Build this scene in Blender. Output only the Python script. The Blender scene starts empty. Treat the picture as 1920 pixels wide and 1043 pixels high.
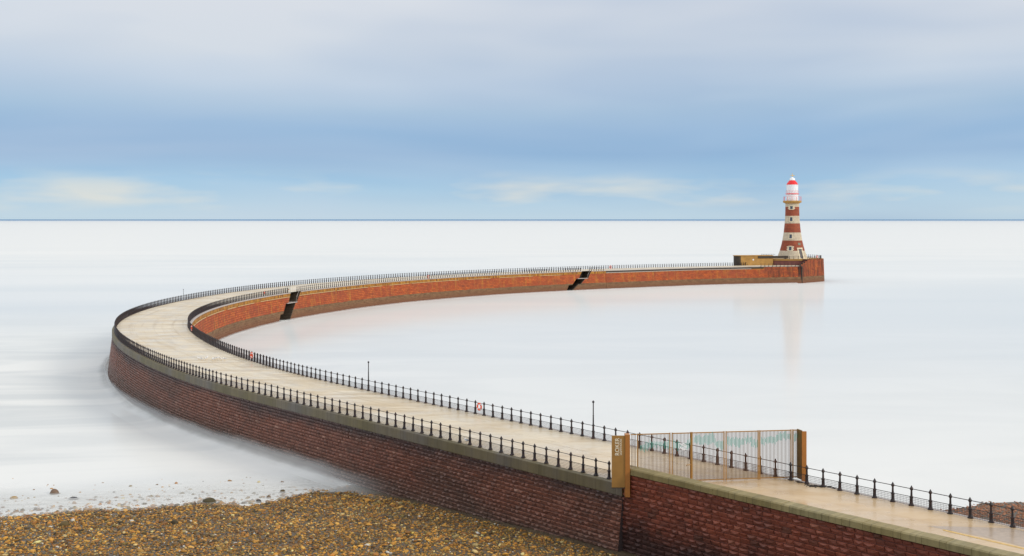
import bpy, math, random
import numpy as np
from mathutils import Vector
random.seed(7); rng = np.random.default_rng(7)
R = math.radians
sc = bpy.context.scene
col = sc.collection
HC = 23.2          # camera height above the water
DZ = 6.2           # deck height
F = 2200.0         # focal length in photograph pixels

# ------------------------------------------------------------------ helpers
def un(px, py, z=DZ):
    s = (py - 411.0) / (HC - z)
    return ((px - 960) / s, F / s)

def tag(o, label=None, cat=None, group=None, kind=None):
    if label: o['label'] = label
    if cat: o['category'] = cat
    if group: o['group'] = group
    if kind: o['kind'] = kind
    return o

def empty(name, loc, rz=0):
    o = bpy.data.objects.new(name, None); col.objects.link(o)
    o.location = loc; o.rotation_euler = (0, 0, rz); o.empty_display_size = .3
    return o

class MB:
    def __init__(s):
        s.v = []; s.f = []; s.uv = []; s.c = []
    def quad(s, a, b, c, d, uv=None):
        i = len(s.v); s.v += [a, b, c, d]; s.f.append((i, i+1, i+2, i+3)); s.uv.append(uv)
    def poly(s, pts, uv=None):
        i = len(s.v); s.v += list(pts); s.f.append(tuple(range(i, i+len(pts)))); s.uv.append(uv)
    def box(s, x0, x1, y0, y1, z0, z1):
        i = len(s.v)
        s.v += [(x0,y0,z0),(x1,y0,z0),(x1,y1,z0),(x0,y1,z0),(x0,y0,z1),(x1,y0,z1),(x1,y1,z1),(x0,y1,z1)]
        for q in ((0,3,2,1),(4,5,6,7),(0,1,5,4),(1,2,6,5),(2,3,7,6),(3,0,4,7)):
            s.f.append(tuple(i+k for k in q)); s.uv.append(None)
    def prism(s, pts, z0, z1, zt=None):
        # pts: plan polygon, counter-clockwise; zt optional list of top heights
        n = len(pts); i = len(s.v)
        s.v += [(p[0], p[1], z0) for p in pts] + [(p[0], p[1], (zt[k] if zt else z1)) for k, p in enumerate(pts)]
        L = 0
        for k in range(n):
            j = (k+1) % n; d = math.dist(pts[k][:2], pts[j][:2])
            s.f.append((i+k, i+j, i+n+j, i+n+k)); s.uv.append([(L, z0), (L+d, z0), (L+d, s.v[i+n+j][2]), (L, s.v[i+n+k][2])]); L += d
        s.f.append(tuple(i+n+k for k in range(n))); s.uv.append([(p[0], p[1]) for p in pts])
        s.f.append(tuple(i+k for k in reversed(range(n)))); s.uv.append(None)
    def beam(s, p, q, w, h=None):
        h = h or w
        p = Vector(p); q = Vector(q); d = (q-p).normalized()
        up = Vector((0, 0, 1)) if abs(d.z) < .9 else Vector((1, 0, 0))
        a = d.cross(up).normalized(); b = a.cross(d)
        i = len(s.v)
        for e in (p, q):
            for sa, sb in ((-1,-1),(1,-1),(1,1),(-1,1)):
                s.v.append(tuple(e + a*sa*w/2 + b*sb*h/2))
        for k in range(4):
            j = (k+1) % 4; s.f.append((i+k, i+j, i+4+j, i+4+k)); s.uv.append(None)
        s.f.append((i+3, i+2, i+1, i)); s.uv.append(None); s.f.append((i+4, i+5, i+6, i+7)); s.uv.append(None)
    def tube(s, pts, r, n=6, close=False):
        i = len(s.v); m = len(pts); P = [Vector(p) for p in pts]
        for k in range(m):
            d = (P[(k+1) % m if close else min(k+1, m-1)] - P[(k-1) % m if close else max(k-1, 0)]).normalized()
            up = Vector((0, 0, 1)) if abs(d.z) < .95 else Vector((0, 1, 0))
            a = d.cross(up).normalized(); b = a.cross(d)
            for t in range(n):
                an = 2*math.pi*t/n; s.v.append(tuple(P[k] + (a*math.cos(an) + b*math.sin(an))*r))
        for k in range(m if close else m-1):
            k2 = (k+1) % m
            for t in range(n):
                u = (t+1) % n; s.f.append((i+k*n+t, i+k*n+u, i+k2*n+u, i+k2*n+t)); s.uv.append(None)
        if not close:
            s.f.append(tuple(i+t for t in reversed(range(n)))); s.uv.append(None)
            s.f.append(tuple(i+(m-1)*n+t for t in range(n))); s.uv.append(None)
    def lathe(s, prof, cx=0, cy=0, n=16, cap=True):
        i = len(s.v); m = len(prof)
        for r, z in prof:
            for t in range(n):
                an = 2*math.pi*t/n; s.v.append((cx + r*math.cos(an), cy + r*math.sin(an), z))
        for k in range(m-1):
            for t in range(n):
                u = (t+1) % n
                s.f.append((i+k*n+t, i+k*n+u, i+(k+1)*n+u, i+(k+1)*n+t))
                rr = max(prof[k][0], .01); c = 2*math.pi*rr/n
                s.uv.append([(t*c, prof[k][1]), ((t+1)*c, prof[k][1]), ((t+1)*c, prof[k+1][1]), (t*c, prof[k+1][1])])
        if cap:
            s.f.append(tuple(i+t for t in reversed(range(n)))); s.uv.append(None)
            s.f.append(tuple(i+(m-1)*n+t for t in range(n))); s.uv.append(None)
    def build(s, name, mat, parent=None, smooth=False, origin=None):
        me = bpy.data.meshes.new(name)
        off = np.array(origin if origin is not None else (parent['_o'] if parent is not None and '_o' in parent else (0, 0, 0)), float)
        V = np.array(s.v, float) - off
        me.from_pydata(V.tolist(), [], s.f)
        if any(u is not None for u in s.uv):
            L = me.uv_layers.new(name='UVMap'); k = 0; arr = np.zeros(len(me.loops)*2)
            for f, u in zip(s.f, s.uv):
                for j in range(len(f)):
                    if u is not None: arr[2*k], arr[2*k+1] = u[j]
                    k += 1
            L.data.foreach_set('uv', arr)
        if s.c:
            A = me.attributes.new('Col', 'FLOAT_COLOR', 'POINT')
            A.data.foreach_set('color', np.array(s.c, float).reshape(-1))
        for m in (mat if isinstance(mat, (list, tuple)) else [mat]): me.materials.append(m)
        if smooth: me.polygons.foreach_set('use_smooth', [True]*len(me.polygons))
        me.update()
        o = bpy.data.objects.new(name, me); col.objects.link(o)
        if parent is not None:
            o.parent = parent
            if '_o' in parent: o['_o'] = tuple(parent['_o'])
        elif origin is not None: o.location = origin
        return o

def root(name, loc, label, cat, group=None, kind=None):
    o = empty(name, loc); o['_o'] = tuple(float(x) for x in loc)
    return tag(o, label, cat, group, kind)

# ------------------------------------------------------------------ material helpers
class NT:
    def __init__(s, nt): s.nt = nt
    def n(s, t, **kw):
        x = s.nt.nodes.new(t)
        for k, v in kw.items():
            if k in ('ins',):
                for kk, vv in v.items():
                    if hasattr(vv, 'is_output') or isinstance(vv, bpy.types.NodeSocket): s.nt.links.new(vv, x.inputs[kk])
                    else: x.inputs[kk].default_value = vv
            else: setattr(x, k, v)
        return x
    def math(s, op, a, b=None, c=None, clamp=False):
        x = s.nt.nodes.new('ShaderNodeMath'); x.operation = op; x.use_clamp = clamp
        for i, v in enumerate((a, b, c)):
            if v is None: continue
            if isinstance(v, bpy.types.NodeSocket): s.nt.links.new(v, x.inputs[i])
            else: x.inputs[i].default_value = v
        return x.outputs[0]
    def mix(s, f, a, b, mode='MIX'):
        x = s.nt.nodes.new('ShaderNodeMix'); x.data_type = 'RGBA'; x.blend_type = mode
        for i, v in ((0, f), (6, a), (7, b)):
            if isinstance(v, bpy.types.NodeSocket): s.nt.links.new(v, x.inputs[i])
            else: x.inputs[i].default_value = (v if i == 0 else (v + (1,) if len(v) == 3 else v))
        return x.outputs[2]
    def ramp(s, f, stops, interp='LINEAR'):
        x = s.nt.nodes.new('ShaderNodeValToRGB'); s.nt.links.new(f, x.inputs[0])
        x.color_ramp.interpolation = interp
        e = x.color_ramp.elements
        while len(e) < len(stops): e.new(.5)
        for i, (p, c) in enumerate(stops):
            e[i].position = p; c = (c, c, c) if isinstance(c, (int, float)) else c; e[i].color = tuple(c) + (1,)
        return x.outputs[0]
    def vmul(s, v, sc_, add=(0, 0, 0)):
        x = s.nt.nodes.new('ShaderNodeVectorMath'); x.operation = 'MULTIPLY_ADD'
        s.nt.links.new(v, x.inputs[0]); x.inputs[1].default_value = sc_; x.inputs[2].default_value = add
        return x.outputs[0]
    def noise(s, v, scale, detail=4, rough=.55, dist=0):
        x = s.nt.nodes.new('ShaderNodeTexNoise'); s.nt.links.new(v, x.inputs['Vector'])
        x.inputs['Scale'].default_value = scale; x.inputs['Detail'].default_value = detail
        x.inputs['Roughness'].default_value = rough; x.inputs['Distortion'].default_value = dist
        return x.outputs['Fac']

def mat(name, color=(.5,.5,.5), rough=.6, metal=0, spec=.5, var=.12, vscale=3):
    """principled with a little procedural colour variation"""
    m = bpy.data.materials.new(name); m.use_nodes = True
    t = NT(m.node_tree); b = m.node_tree.nodes['Principled BSDF']
    b.inputs['Roughness'].default_value = rough; b.inputs['Metallic'].default_value = metal
    b.inputs['Specular IOR Level'].default_value = spec
    if var:
        g = t.n('ShaderNodeNewGeometry')
        f = t.noise(g.outputs['Position'], vscale, 5)
        c = t.mix(f, tuple(x*(1-var*1.6) for x in color), tuple(min(1, x*(1+var*1.6)) for x in color))
        m.node_tree.links.new(c, b.inputs['Base Color'])
    else: b.inputs['Base Color'].default_value = tuple(color) + (1,)
    return m, t, b

def uvnode(t):
    return t.n('ShaderNodeUVMap', uv_map='UVMap').outputs[0]
def posnode(t):
    return t.n('ShaderNodeNewGeometry').outputs['Position']
def bump(t, b, h, strength=.4, dist=.05):
    x = t.n('ShaderNodeBump'); x.inputs['Strength'].default_value = strength; x.inputs['Distance'].default_value = dist
    t.nt.links.new(h, x.inputs['Height']); t.nt.links.new(x.outputs[0], b.inputs['Normal'])

M = {}
# deck: pale worn concrete, slabs laid across the pier, damp glossy patches
m, t, b = mat('deck_concrete', var=0); L = t.nt.links
uv = uvnode(t); p = posnode(t)
n1 = t.noise(t.vmul(p, (.07, .42, 1)), 1.0, 6, .62, .8)
n2 = t.noise(p, .12, 3)
n3 = t.noise(t.vmul(p, (.3, 1.5, 1)), 1.3, 5, .7)
base = t.ramp(n1, [(.28, (.36,.25,.13)), (.4, (.55,.43,.27)), (.52, (.72,.63,.48)), (.62, (.64,.54,.38)), (.75, (.5,.38,.23))])
base = t.mix(t.ramp(n3, [(.35, 0.0), (.75, .5)]), base, (.76,.7,.59))
base = t.mix(t.ramp(n2, [(.45, 0.), (.7, .45)]), base, (.55,.43,.27))
br = t.n('ShaderNodeTexBrick', ins={'Vector': t.vmul(uv, (1, 1, 1)), 'Scale': 1.0, 'Mortar Size': .012, 'Mortar Smooth': .3, 'Brick Width': 3.0, 'Row Height': 2.9, 'Color1': (1,1,1,1), 'Color2': (.9,.9,.9,1), 'Mortar': (.5,.44,.36,1)})
base = t.mix(.9, base, br.outputs['Color'], 'MULTIPLY')
n7 = t.noise(t.vmul(uv, (.05, 1.1, 1)), 1.0, 5, .6)
base = t.mix(t.ramp(n7, [(.53, 0.), (.66, .45)]), base, (.4,.31,.2))
n8 = t.noise(p, .9, 6, .75)
base = t.mix(t.ramp(n8, [(.58, 0.), (.72, .5)]), base, (.38,.3,.2))
# the wetter, tanner stretch on the landward side of the gate
sep = t.n('ShaderNodeSeparateXYZ', ins={0: p})
wet = t.ramp(t.math('MULTIPLY', sep.outputs[1], .01), [(.70, 1.), (.92, 0.)])
base = t.mix(t.math('MULTIPLY', wet, .62), base, (.56,.36,.17))
L.new(base, b.inputs['Base Color'])
rn = t.ramp(t.noise(p, .35, 4), [(.4, .3), (.6, .62)])
L.new(t.math('SUBTRACT', rn, t.math('MULTIPLY', wet, .14)), b.inputs['Roughness'])
b.inputs['Specular IOR Level'].default_value = .4
bump(t, b, t.noise(p, 9, 4), .15, .02)
M['deck'] = m

# outer rock-faced blocks, colour per block from the mesh
def blockmat(name, cols, stain, rough=.5, topband=False, damp=False):
    m, t, b = mat(name, var=0); L = t.nt.links
    at = t.n('ShaderNodeAttribute', attribute_name='Col'); p = posnode(t)
    sep = t.n('ShaderNodeSeparateColor', ins={0: at.outputs['Color']})
    c = t.ramp(sep.outputs[0], [(0, cols[0]), (.4, cols[1]), (.75, cols[2]), (1, cols[3])])
    g = t.noise(p, 5, 5, .7)
    c = t.mix(t.ramp(g, [(.3, 0.), (.75, .55)]), c, cols[4])
    st = t.noise(t.vmul(p, (.11, .11, .28)), 1.0, 5, .65, .4)
    c = t.mix(t.ramp(st, [(.5, 0.), (.68, .65)]), c, stain)
    zc = t.n('ShaderNodeSeparateXYZ', ins={0: p}); wd = t.math('MULTIPLY_ADD', t.noise(t.vmul(p, (.9, .9, .3)), 1.0, 5, .7), 3.2, zc.outputs[2])
    nr = t.math('MULTIPLY', t.ramp(t.math('MULTIPLY', wd, .1), [(.27, 1.), (.36, 0.)]), t.ramp(t.math('MULTIPLY', zc.outputs[1], .01), [(.80, 1.), (.90, 0.)]))
    c = t.mix(t.math('MULTIPLY', nr, .9), c, (.018,.02,.014))
    slt = t.noise(t.vmul(p, (1.2, 1.2, .5), (5, 2, 0)), 1.0, 5, .75)
    c = t.mix(t.ramp(slt, [(.6, 0.), (.74, .2)]), c, (.34,.24,.18))
    low = t.math('MULTIPLY_ADD', t.noise(p, .5, 4), 1.2, t.n('ShaderNodeSeparateXYZ', ins={0: p}).outputs[2])
    c = t.mix(t.ramp(t.math('MULTIPLY', low, .1), [(.20, .7), (.34, 0.)]), c, (.15,.095,.07))
    if damp:
        dz = t.math('MULTIPLY_ADD', t.noise(t.vmul(p, (.25, .25, .35)), 1.0, 5, .7), 4.0, zc.outputs[2])
        c = t.mix(t.ramp(t.math('MULTIPLY', dz, .1), [(.50, .85), (.68, 0.)]), c, (.035,.018,.016))
    if topband:
        tz = t.math('MULTIPLY_ADD', t.noise(t.vmul(p, (.07, .07, .3)), 1.0, 5, .7), 3.4, zc.outputs[2])
        c = t.mix(t.ramp(t.math('MULTIPLY', tz, .1), [(.60, 0.), (.69, .72)]), c, (.055,.048,.05))
    L.new(c, b.inputs['Base Color']); b.inputs['Roughness'].default_value = rough
    b.inputs['Specular IOR Level'].default_value = .55
    bump(t, b, t.noise(p, 14, 5, .7), .8, .05)
    return m
M['block'] = blockmat('outer_wall_stone', [(.14,.058,.038),(.23,.088,.056),(.3,.112,.07),(.4,.21,.15),(.17,.08,.052)], (.1,.06,.045), topband=True)
M['block2'] = blockmat('approach_wall_stone', [(.13,.042,.025),(.26,.065,.038),(.34,.085,.045),(.4,.15,.09),(.2,.075,.04)], (.07,.03,.025), damp=True)
M['mortar'] = mat('dark_mortar', (.05,.032,.03), .8)[0]

# mossy kerb / coping
def coping(name, c1, c2, c3, seg=1.3):
    m, t, b = mat(name, var=0); L = t.nt.links
    uv = uvnode(t); p = posnode(t)
    n = t.noise(t.vmul(uv, (.16, .05, 1)), 1.0, 5, .6)
    c = t.ramp(n, [(.36, c1), (.5, c2), (.62, c3)])
    s = t.noise(t.vmul(uv, (3.0, .25, 1)), 1.0, 5, .7)
    c = t.mix(t.ramp(s, [(.45, 0.), (.72, .6)]), c, tuple(x*.45 for x in c2))
    br = t.n('ShaderNodeTexBrick', ins={'Vector': t.vmul(uv, (1, 1, 1), (0, 3.1, 0)), 'Scale': 1.0, 'Mortar Size': .02, 'Brick Width': seg, 'Row Height': 40.0, 'Color1': (1,1,1,1), 'Color2': (.74,.76,.72,1), 'Mortar': (.4,.4,.38,1)})
    c = t.mix(.8, c, br.outputs['Color'], 'MULTIPLY')
    L.new(c, b.inputs['Base Color']); b.inputs['Roughness'].default_value = .6
    bump(t, b, t.noise(p, 8, 5, .7), .5, .04)
    return m
M['cap'] = coping('mossy_kerb_stone', (.15,.12,.045), (.17,.135,.075), (.15,.13,.11), 1.9)
M['coping'] = coping('mossy_coping_stone', (.23,.175,.06), (.29,.225,.09), (.34,.275,.13))
M['ledge'] = mat('pale_ledge_stone', (.42,.37,.34), .6)[0]
M['lightline'] = mat('pale_string_course', (.55,.42,.22), .6)[0]

# sheltered inner wall: orange sandstone, yellow runs from the top, brown tide band
def innermat(name, top=True, dark=1.0):
    m, t, b = mat(name, var=0); L = t.nt.links
    uv = uvnode(t); p = posnode(t)
    br = t.n('ShaderNodeTexBrick', ins={'Vector': uv, 'Scale': 1.0, 'Mortar Size': .045, 'Mortar Smooth': .4, 'Bias': -.1, 'Brick Width': 1.1, 'Row Height': .45,
            'Color1': (.54*dark,.125*dark,.032*dark,1), 'Color2': (.34*dark,.06*dark,.022*dark,1), 'Mortar': (.2*dark,.055*dark,.02*dark,1)})
    c = br.outputs['Color']
    n = t.noise(t.vmul(uv, (.09, .3, 1)), 1.0, 5, .65)
    c = t.mix(t.ramp(n, [(.4, 0.), (.65, .75)]), c, (.3,.07,.035))
    n6 = t.noise(t.vmul(uv, (.5, .7, 1), (3, 8, 0)), 1.0, 6, .75)
    c = t.mix(t.ramp(n6, [(.48, 0.), (.66, .6)]), c, (.17,.055,.03))
    v = t.n('ShaderNodeSeparateXYZ', ins={0: uv}).outputs[1]
    run = t.noise(t.vmul(uv, (1.1, .12, 1)), 1.0, 6, .75)
    c = t.mix(t.ramp(run, [(.54, 0.), (.68, .7)]), c, (.5,.25,.04))
    spk = t.noise(t.vmul(uv, (1.2, 1.6, 1)), 1.0, 4, .8)
    c = t.mix(t.ramp(spk, [(.6, 0.), (.72, .5)]), c, (.62,.33,.16))
    if not top:
        dk2 = t.noise(t.vmul(uv, (.9, .1, 1), (7, 3, 0)), 1.0, 6, .75)
        c = t.mix(t.ramp(dk2, [(.46, 0.), (.6, .85)]), c, (.09,.035,.022))
    if top:
        run2 = t.noise(t.vmul(uv, (1.5, .2, 1)), 1.0, 4, .8)
        tb = t.ramp(run2, [(.38, (.09,.045,.025)), (.5, (.36,.17,.03)), (.62, (.52,.28,.045))])
        c = t.mix(t.ramp(t.math('MULTIPLY', v, .1), [(.51, 0.), (.535, .85)]), c, tb)
    tide = t.math('MULTIPLY_ADD', t.noise(t.vmul(uv, (.45, .3, 1)), 1.0, 6, .7), .7, t.math('SUBTRACT', v, .15))
    lowc = t.mix(t.ramp(t.noise(t.vmul(uv, (.5, 1.2, 1)), 1.0, 6, .75), [(.35, 0.), (.68, 1.)]), (.11,.065,.035), (.3,.18,.09))
    lowc = t.mix(t.ramp(t.math('MULTIPLY', v, .1), [(.02, 1.), (.22, 0.)]), lowc, (.2,.085,.045))
    c = t.mix(t.ramp(t.math('MULTIPLY', tide, .1), [(.238, 1.), (.25, 0.)]), c, lowc)
    L.new(c, b.inputs['Base Color']); b.inputs['Roughness'].default_value = .75
    b.inputs['Specular IOR Level'].default_value = .25
    bump(t, b, t.math('MULTIPLY_ADD', br.outputs['Fac'], -.6, t.noise(p, 4, 5, .7)), .7, .12)
    return m
M['inner'] = innermat('inner_wall_sandstone')
M['head'] = innermat('pierhead_sandstone', False, .92)
M['headtop'] = mat('dark_red_sandstone', (.17,.055,.045), .7, var=.3, vscale=.8)[0]
M['ochre'] = mat('ochre_stone', (.42,.23,.06), .75, var=.35, vscale=.5)[0]
M['darkstone'] = mat('dark_weathered_and_shaded_stone', (.055,.042,.03), .8, var=.3, vscale=1)[0]  # weathered stone; also paints the shade on the shelter wall's rounded end
M['twhite_p'] = mat('cream_painted_metal', (.72,.68,.58), .5, var=.06)[0]
M['brownred'] = mat('brown_red_paint', (.4,.16,.1), .5, var=0)[0]
M['tread'] = mat('wet_brown_steps', (.08,.06,.042), .5, var=.4, vscale=2)[0]
M['recess_stone'] = mat('near_black_stone', (.035,.028,.02), .55, var=.4, vscale=1)[0]  # near-black mottled recess walls, set darker than the steps
M['iron'] = mat('black_painted_iron', (.016,.012,.014), .42, var=.3, vscale=6)[0]
# rust showing on the lower posts
m, t, b = mat('rusty_black_iron', var=0); p = posnode(t)
c = t.mix(t.ramp(t.noise(p, 7, 5, .7), [(.5, 0.), (.66, .8)]), (.016,.012,.014), (.075,.022,.014))
t.nt.links.new(c, b.inputs['Base Color']); b.inputs['Roughness'].default_value = .5
M['post'] = m
M['mesh'] = mat('grey_wire', (.1,.09,.1), .5, .3)[0]
M['bronze'] = mat('brushed_bronze', (.42,.22,.06), .34, .35, var=.1, vscale=2)[0]
M['bronze_d'] = mat('dull_bronze', (.3,.19,.07), .42, .6, var=.15)[0]
M['orange'] = mat('sunlit_bronze_edge', (.43,.17,.035), .5, .2, var=.1)[0]  # bronze edge tinted orange, sunlight put into its colour
M['bar'] = mat('bronze_bar', (.16,.07,.03), .45, .4, var=.15)[0]
M['teal'] = mat('teal_plate', (.06,.33,.25), .4, .1, var=.2)[0]
M['letter'] = mat('cream_lettering', (.85,.8,.62), .5, var=0)[0]
M['white'] = mat('white_paint', (.85,.85,.86), .35, var=.03)[0]
M['red'] = mat('red_paint', (.78,.012,.015), .35, var=.05)[0]
M['ring'] = mat('life_ring_orange', (.85,.09,.02), .45, var=.05)[0]
M['glass'] = mat('dark_window_glass', (.05,.07,.1), .15, var=0)[0]
M['gold'] = mat('gilt', (.75,.5,.15), .4, .3, var=.05)[0]
M['yellow'] = mat('yellow_road_paint', (.62,.4,.12), .6, var=.35, vscale=5)[0]
M['asphalt'] = mat('wet_asphalt', (.42,.32,.23), .25, var=.2, vscale=4)[0]
M['weed'] = mat('wet_seaweed', (.03,.018,.01), .4, var=.3)[0]
M['cream_paint'] = mat('worn_yellow_paint', (.75,.5,.2), .5, var=.1)[0]

def towermat(name, c1, c2, mort):
    m, t, b = mat(name, var=0); uv = uvnode(t); p = posnode(t)
    br = t.n('ShaderNodeTexBrick', ins={'Vector': uv, 'Scale': 1.0, 'Mortar Size': .03, 'Brick Width': 1.3, 'Row Height': .55, 'Color1': c1+(1,), 'Color2': c2+(1,), 'Mortar': mort+(1,)})
    n = t.noise(p, .6, 6, .7)
    c = t.mix(t.ramp(n, [(.4, 0.), (.75, .45)]), br.outputs['Color'], tuple(x*.45 for x in c1))
    n9 = t.noise(t.vmul(p, (1.3, 1.3, .22)), 1.0, 5, .75)
    c = t.mix(t.ramp(n9, [(.5, 0.), (.7, .55)]), c, tuple(x*.5 for x in c2))
    t.nt.links.new(c, b.inputs['Base Color']); b.inputs['Roughness'].default_value = .75
    bump(t, b, t.math('MULTIPLY_ADD', br.outputs['Fac'], -.5, t.noise(p, 3, 4)), .5, .08)
    return m
M['tred'] = towermat('red_granite', (.38,.085,.03), (.27,.055,.025), (.2,.05,.03))
M['twhite'] = towermat('pale_granite', (.68,.58,.42), (.58,.49,.36), (.42,.33,.24))
M['quoin'] = mat('pale_dressed_stone', (.72,.62,.44), .7, var=.15, vscale=1.5)[0]

# ------------------------------------------------------------------ pier curves (heading knots in degrees along arc length)
def make_curve(x0, y0, kn, hd, back=45, ext=None):
    ds = .5; Lk = kn[-1]
    a = np.arange(-back, Lk + ds/2, ds)
    h = np.radians(np.interp(a, kn, hd))
    # smooth the heading a little
    k = np.ones(21)/21; hp = np.pad(h, 10, mode='edge'); h = np.convolve(hp, k, 'valid')
    P = np.zeros((len(a), 2)); i0 = int(round(back/ds)); P[i0] = (x0, y0)
    mm = (h[1:]+h[:-1])/2; st = np.stack([np.sin(mm), np.cos(mm)], 1)*ds
    P[i0+1:] = P[i0] + np.cumsum(st[i0:], 0)
    P[:i0] = P[i0] - np.cumsum(st[:i0][::-1], 0)[::-1]
    if ext is not None:
        pts = [P[-1]] + [np.array(e) for e in ext]; E = []
        for p, q in zip(pts[:-1], pts[1:]):
            d = np.hypot(*(q-p)); n = max(1, int(round(d/ds)))
            E += [p + (q-p)*j/n for j in range(1, n+1)]
        P = np.vstack([P, E]); a = np.concatenate([a, a[-1] + ds*np.arange(1, len(E)+1)])
        for _ in range(6):  # relax the join
            Q = P.copy(); Q[1:-1] = (P[:-2]+2*P[1:-1]+P[2:])/4; j = len(P)-len(E)-12; P[j:] = Q[j:]
    T = np.gradient(P, axis=0); T /= np.hypot(T[:, 0], T[:, 1])[:, None]
    return a, P, T
OC = make_curve(13.66, 67.92, [0,60,85,110,135,160,190,220,250,280,310,340,370,400,445],
    [-39.36,-39.66,-31.71,-26.28,-18.66,-9.44,.64,8.87,18.38,28.52,38.38,45.77,51.34,57.62,65.25], ext=[(84,429.5),(92,434)])
IC = make_curve(37.42, 52.74, [0,70,90,110,130,150,175,200,225,250,280,310,340,370,400],
    [-39.09,-39.38,-37.29,-30.89,-25.27,-20.96,-10.42,-1.67,7.01,15.09,21.96,31.62,41.37,50.05,57.45], back=25, ext=[(63.3,410),(83.9,419.3),(104.5,425.5)])
IEND = float(IC[0][-1]); OEND = float(OC[0][-1])
def at(C, a, off=0, side=1):
    """point on curve at arc a, moved off metres outwards (side=+1: right of travel = inner, -1: left = outer)"""
    A, P, T = C
    x = np.interp(a, A, P[:, 0]); y = np.interp(a, A, P[:, 1])
    tx = np.interp(a, A, T[:, 0]); ty = np.interp(a, A, T[:, 1]); n = math.hypot(tx, ty); tx /= n; ty /= n
    return (float(x + side*off*ty), float(y - side*off*tx))
def ang(C, a):
    A, P, T = C
    return math.atan2(float(np.interp(a, A, T[:, 1])), float(np.interp(a, A, T[:, 0])))
def arc_at_px(C, px, lo, hi, off=0):
    A, P, T = C
    x_, y_ = P[:, 0] + off*T[:, 1], P[:, 1] - off*T[:, 0]
    q = 960 + x_*F/y_; m_ = (A >= lo) & (A <= hi)
    i = np.abs(q - px)[m_].argmin(); return float(A[m_][i])

def sweep(mb, C, side, a0, a1, prof, step=1.0, close=False):
    """prof: list of (offset, z); uv = (arc, running height)"""
    n = max(1, int(math.ceil(abs(a1-a0)/step)))
    As = [a0 + (a1-a0)*k/n for k in range(n+1)]
    base = len(mb.v); m_ = len(prof)
    for a in As:
        for o, z in prof:
            x, y = at(C, a, o, side); mb.v.append((x, y, z))
    vv = [prof[0][1]]
    for (o1, z1), (o2, z2) in zip(prof[:-1], prof[1:]): vv.append(vv[-1] + (z2-z1 if abs(z2-z1) > .01 else abs(o2-o1)*.3))
    for k in range(n):
        for j in range(m_-1):
            p = base + k*m_ + j; f = (p, p+1, p+m_+1, p+m_)
            u = [(As[k], vv[j]), (As[k], vv[j+1]), (As[k+1], vv[j+1]), (As[k+1], vv[j])]
            if side > 0: f = f[::-1]; u = u[::-1]
            mb.f.append(f); mb.uv.append(u)
    if close:
        mb.f.append(tuple(base+j for j in range(m_))); mb.uv.append(None)
        mb.f.append(tuple(base+n*m_+j for j in reversed(range(m_)))); mb.uv.append(None)

def blockwall(C, side, a0, a1, ztop, rows, rh, bl, off0, batter, fine=True):
    mb = MB(); rnd = random.Random(3)
    for r in range(rows):
        z1 = ztop - r*rh; z0 = z1 - rh; o = off0 + batter*r
        a = a0 - rnd.random()*bl; rowt = rnd.uniform(-.05, .05)
        while a < a1:
            w = bl*rnd.uniform(.75, 1.25); s0 = max(a, a0); s1 = min(a+w, a1); a += w
            if s1 - s0 < .08: continue
            g = .010; i = len(mb.v); e = min(.035, (s1-s0)*.25)
            q = [(s0+g, z0+g), (s1-g, z0+g), (s1-g, z1-g), (s0+g, z1-g)]
            q2 = [(s0+e, z0+.07), (s1-e, z0+.07), (s1-e, z1-.035), (s0+e, z1-.035)]
            for aa, zz in q:
                x, y = at(C, aa, o+rnd.uniform(0, .02), side); mb.v.append((x, y, zz))
            for aa, zz in q2:
                tp = zz > (z0+z1)/2; x, y = at(C, aa+rnd.uniform(-.02, .02), o+(rnd.uniform(.08, .15) if tp else rnd.uniform(.015, .05)), side); mb.v.append((x, y, zz+rnd.uniform(-.015, .015)))
            x, y = at(C, (s0+s1)/2+rnd.uniform(-.08, .08), o+rnd.uniform(.07, .17), side); mb.v.append((x, y, (z0+z1)/2+rnd.uniform(-.05, .05)))
            cval = min(1, max(0, rnd.gauss(.5, .18)+rowt)); mb.c += [(cval, cval, cval, 1)]*9
            for k in range(4):
                j = (k+1) % 4
                fa = (i+k, i+j, i+4+j, i+4+k); fb = (i+4+k, i+4+j, i+8)
                if side < 0: fa = fa[::-1]; fb = fb[::-1]
                mb.f += [fa, fb]; mb.uv += [None, None]
    return mb

# ------------------------------------------------------------------ PIER
pier = root('pier', (13.66, 67.92, 0), 'long curved stone pier sweeping out over the calm sea to the lighthouse', 'pier')
A0 = -45
# deck ribbon: pair each outer arc with the nearest inner arc
mb = MB(); oa = np.arange(A0, OEND+.01, 1.0); pairs = []; last = -25.0
IP = IC[1]; IA = IC[0]
for a in oa:
    p_ = np.array(at(OC, a)); d = np.hypot(*(IP-p_).T); ia = float(IA[d.argmin()])
    ia = max(last, min(ia, IEND)); last = ia; pairs.append(ia)
pr = np.array(pairs); k_ = np.ones(9)/9; pr = np.convolve(np.pad(pr, 4, mode='edge'), k_, 'valid')
NC = 6; W0 = -.06
rows_ = []
for a, ia in zip(oa, pr):
    p0 = np.array(at(OC, a, 0.05, -1)); p1 = np.array(at(IC, ia, 0.05, 1))
    w = np.hypot(*(p1-p0)); rows_.append([(tuple(p0 + (p1-p0)*j/NC) + (DZ,), (a, w*j/NC)) for j in range(NC+1)])
for k in range(len(rows_)-1):
    for j in range(NC):
        A_, B_, C_, D_ = rows_[k][j], rows_[k][j+1], rows_[k+1][j+1], rows_[k+1][j]
        mb.quad(A_[0], B_[0], C_[0], D_[0], [A_[1], B_[1], C_[1], D_[1]])
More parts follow.
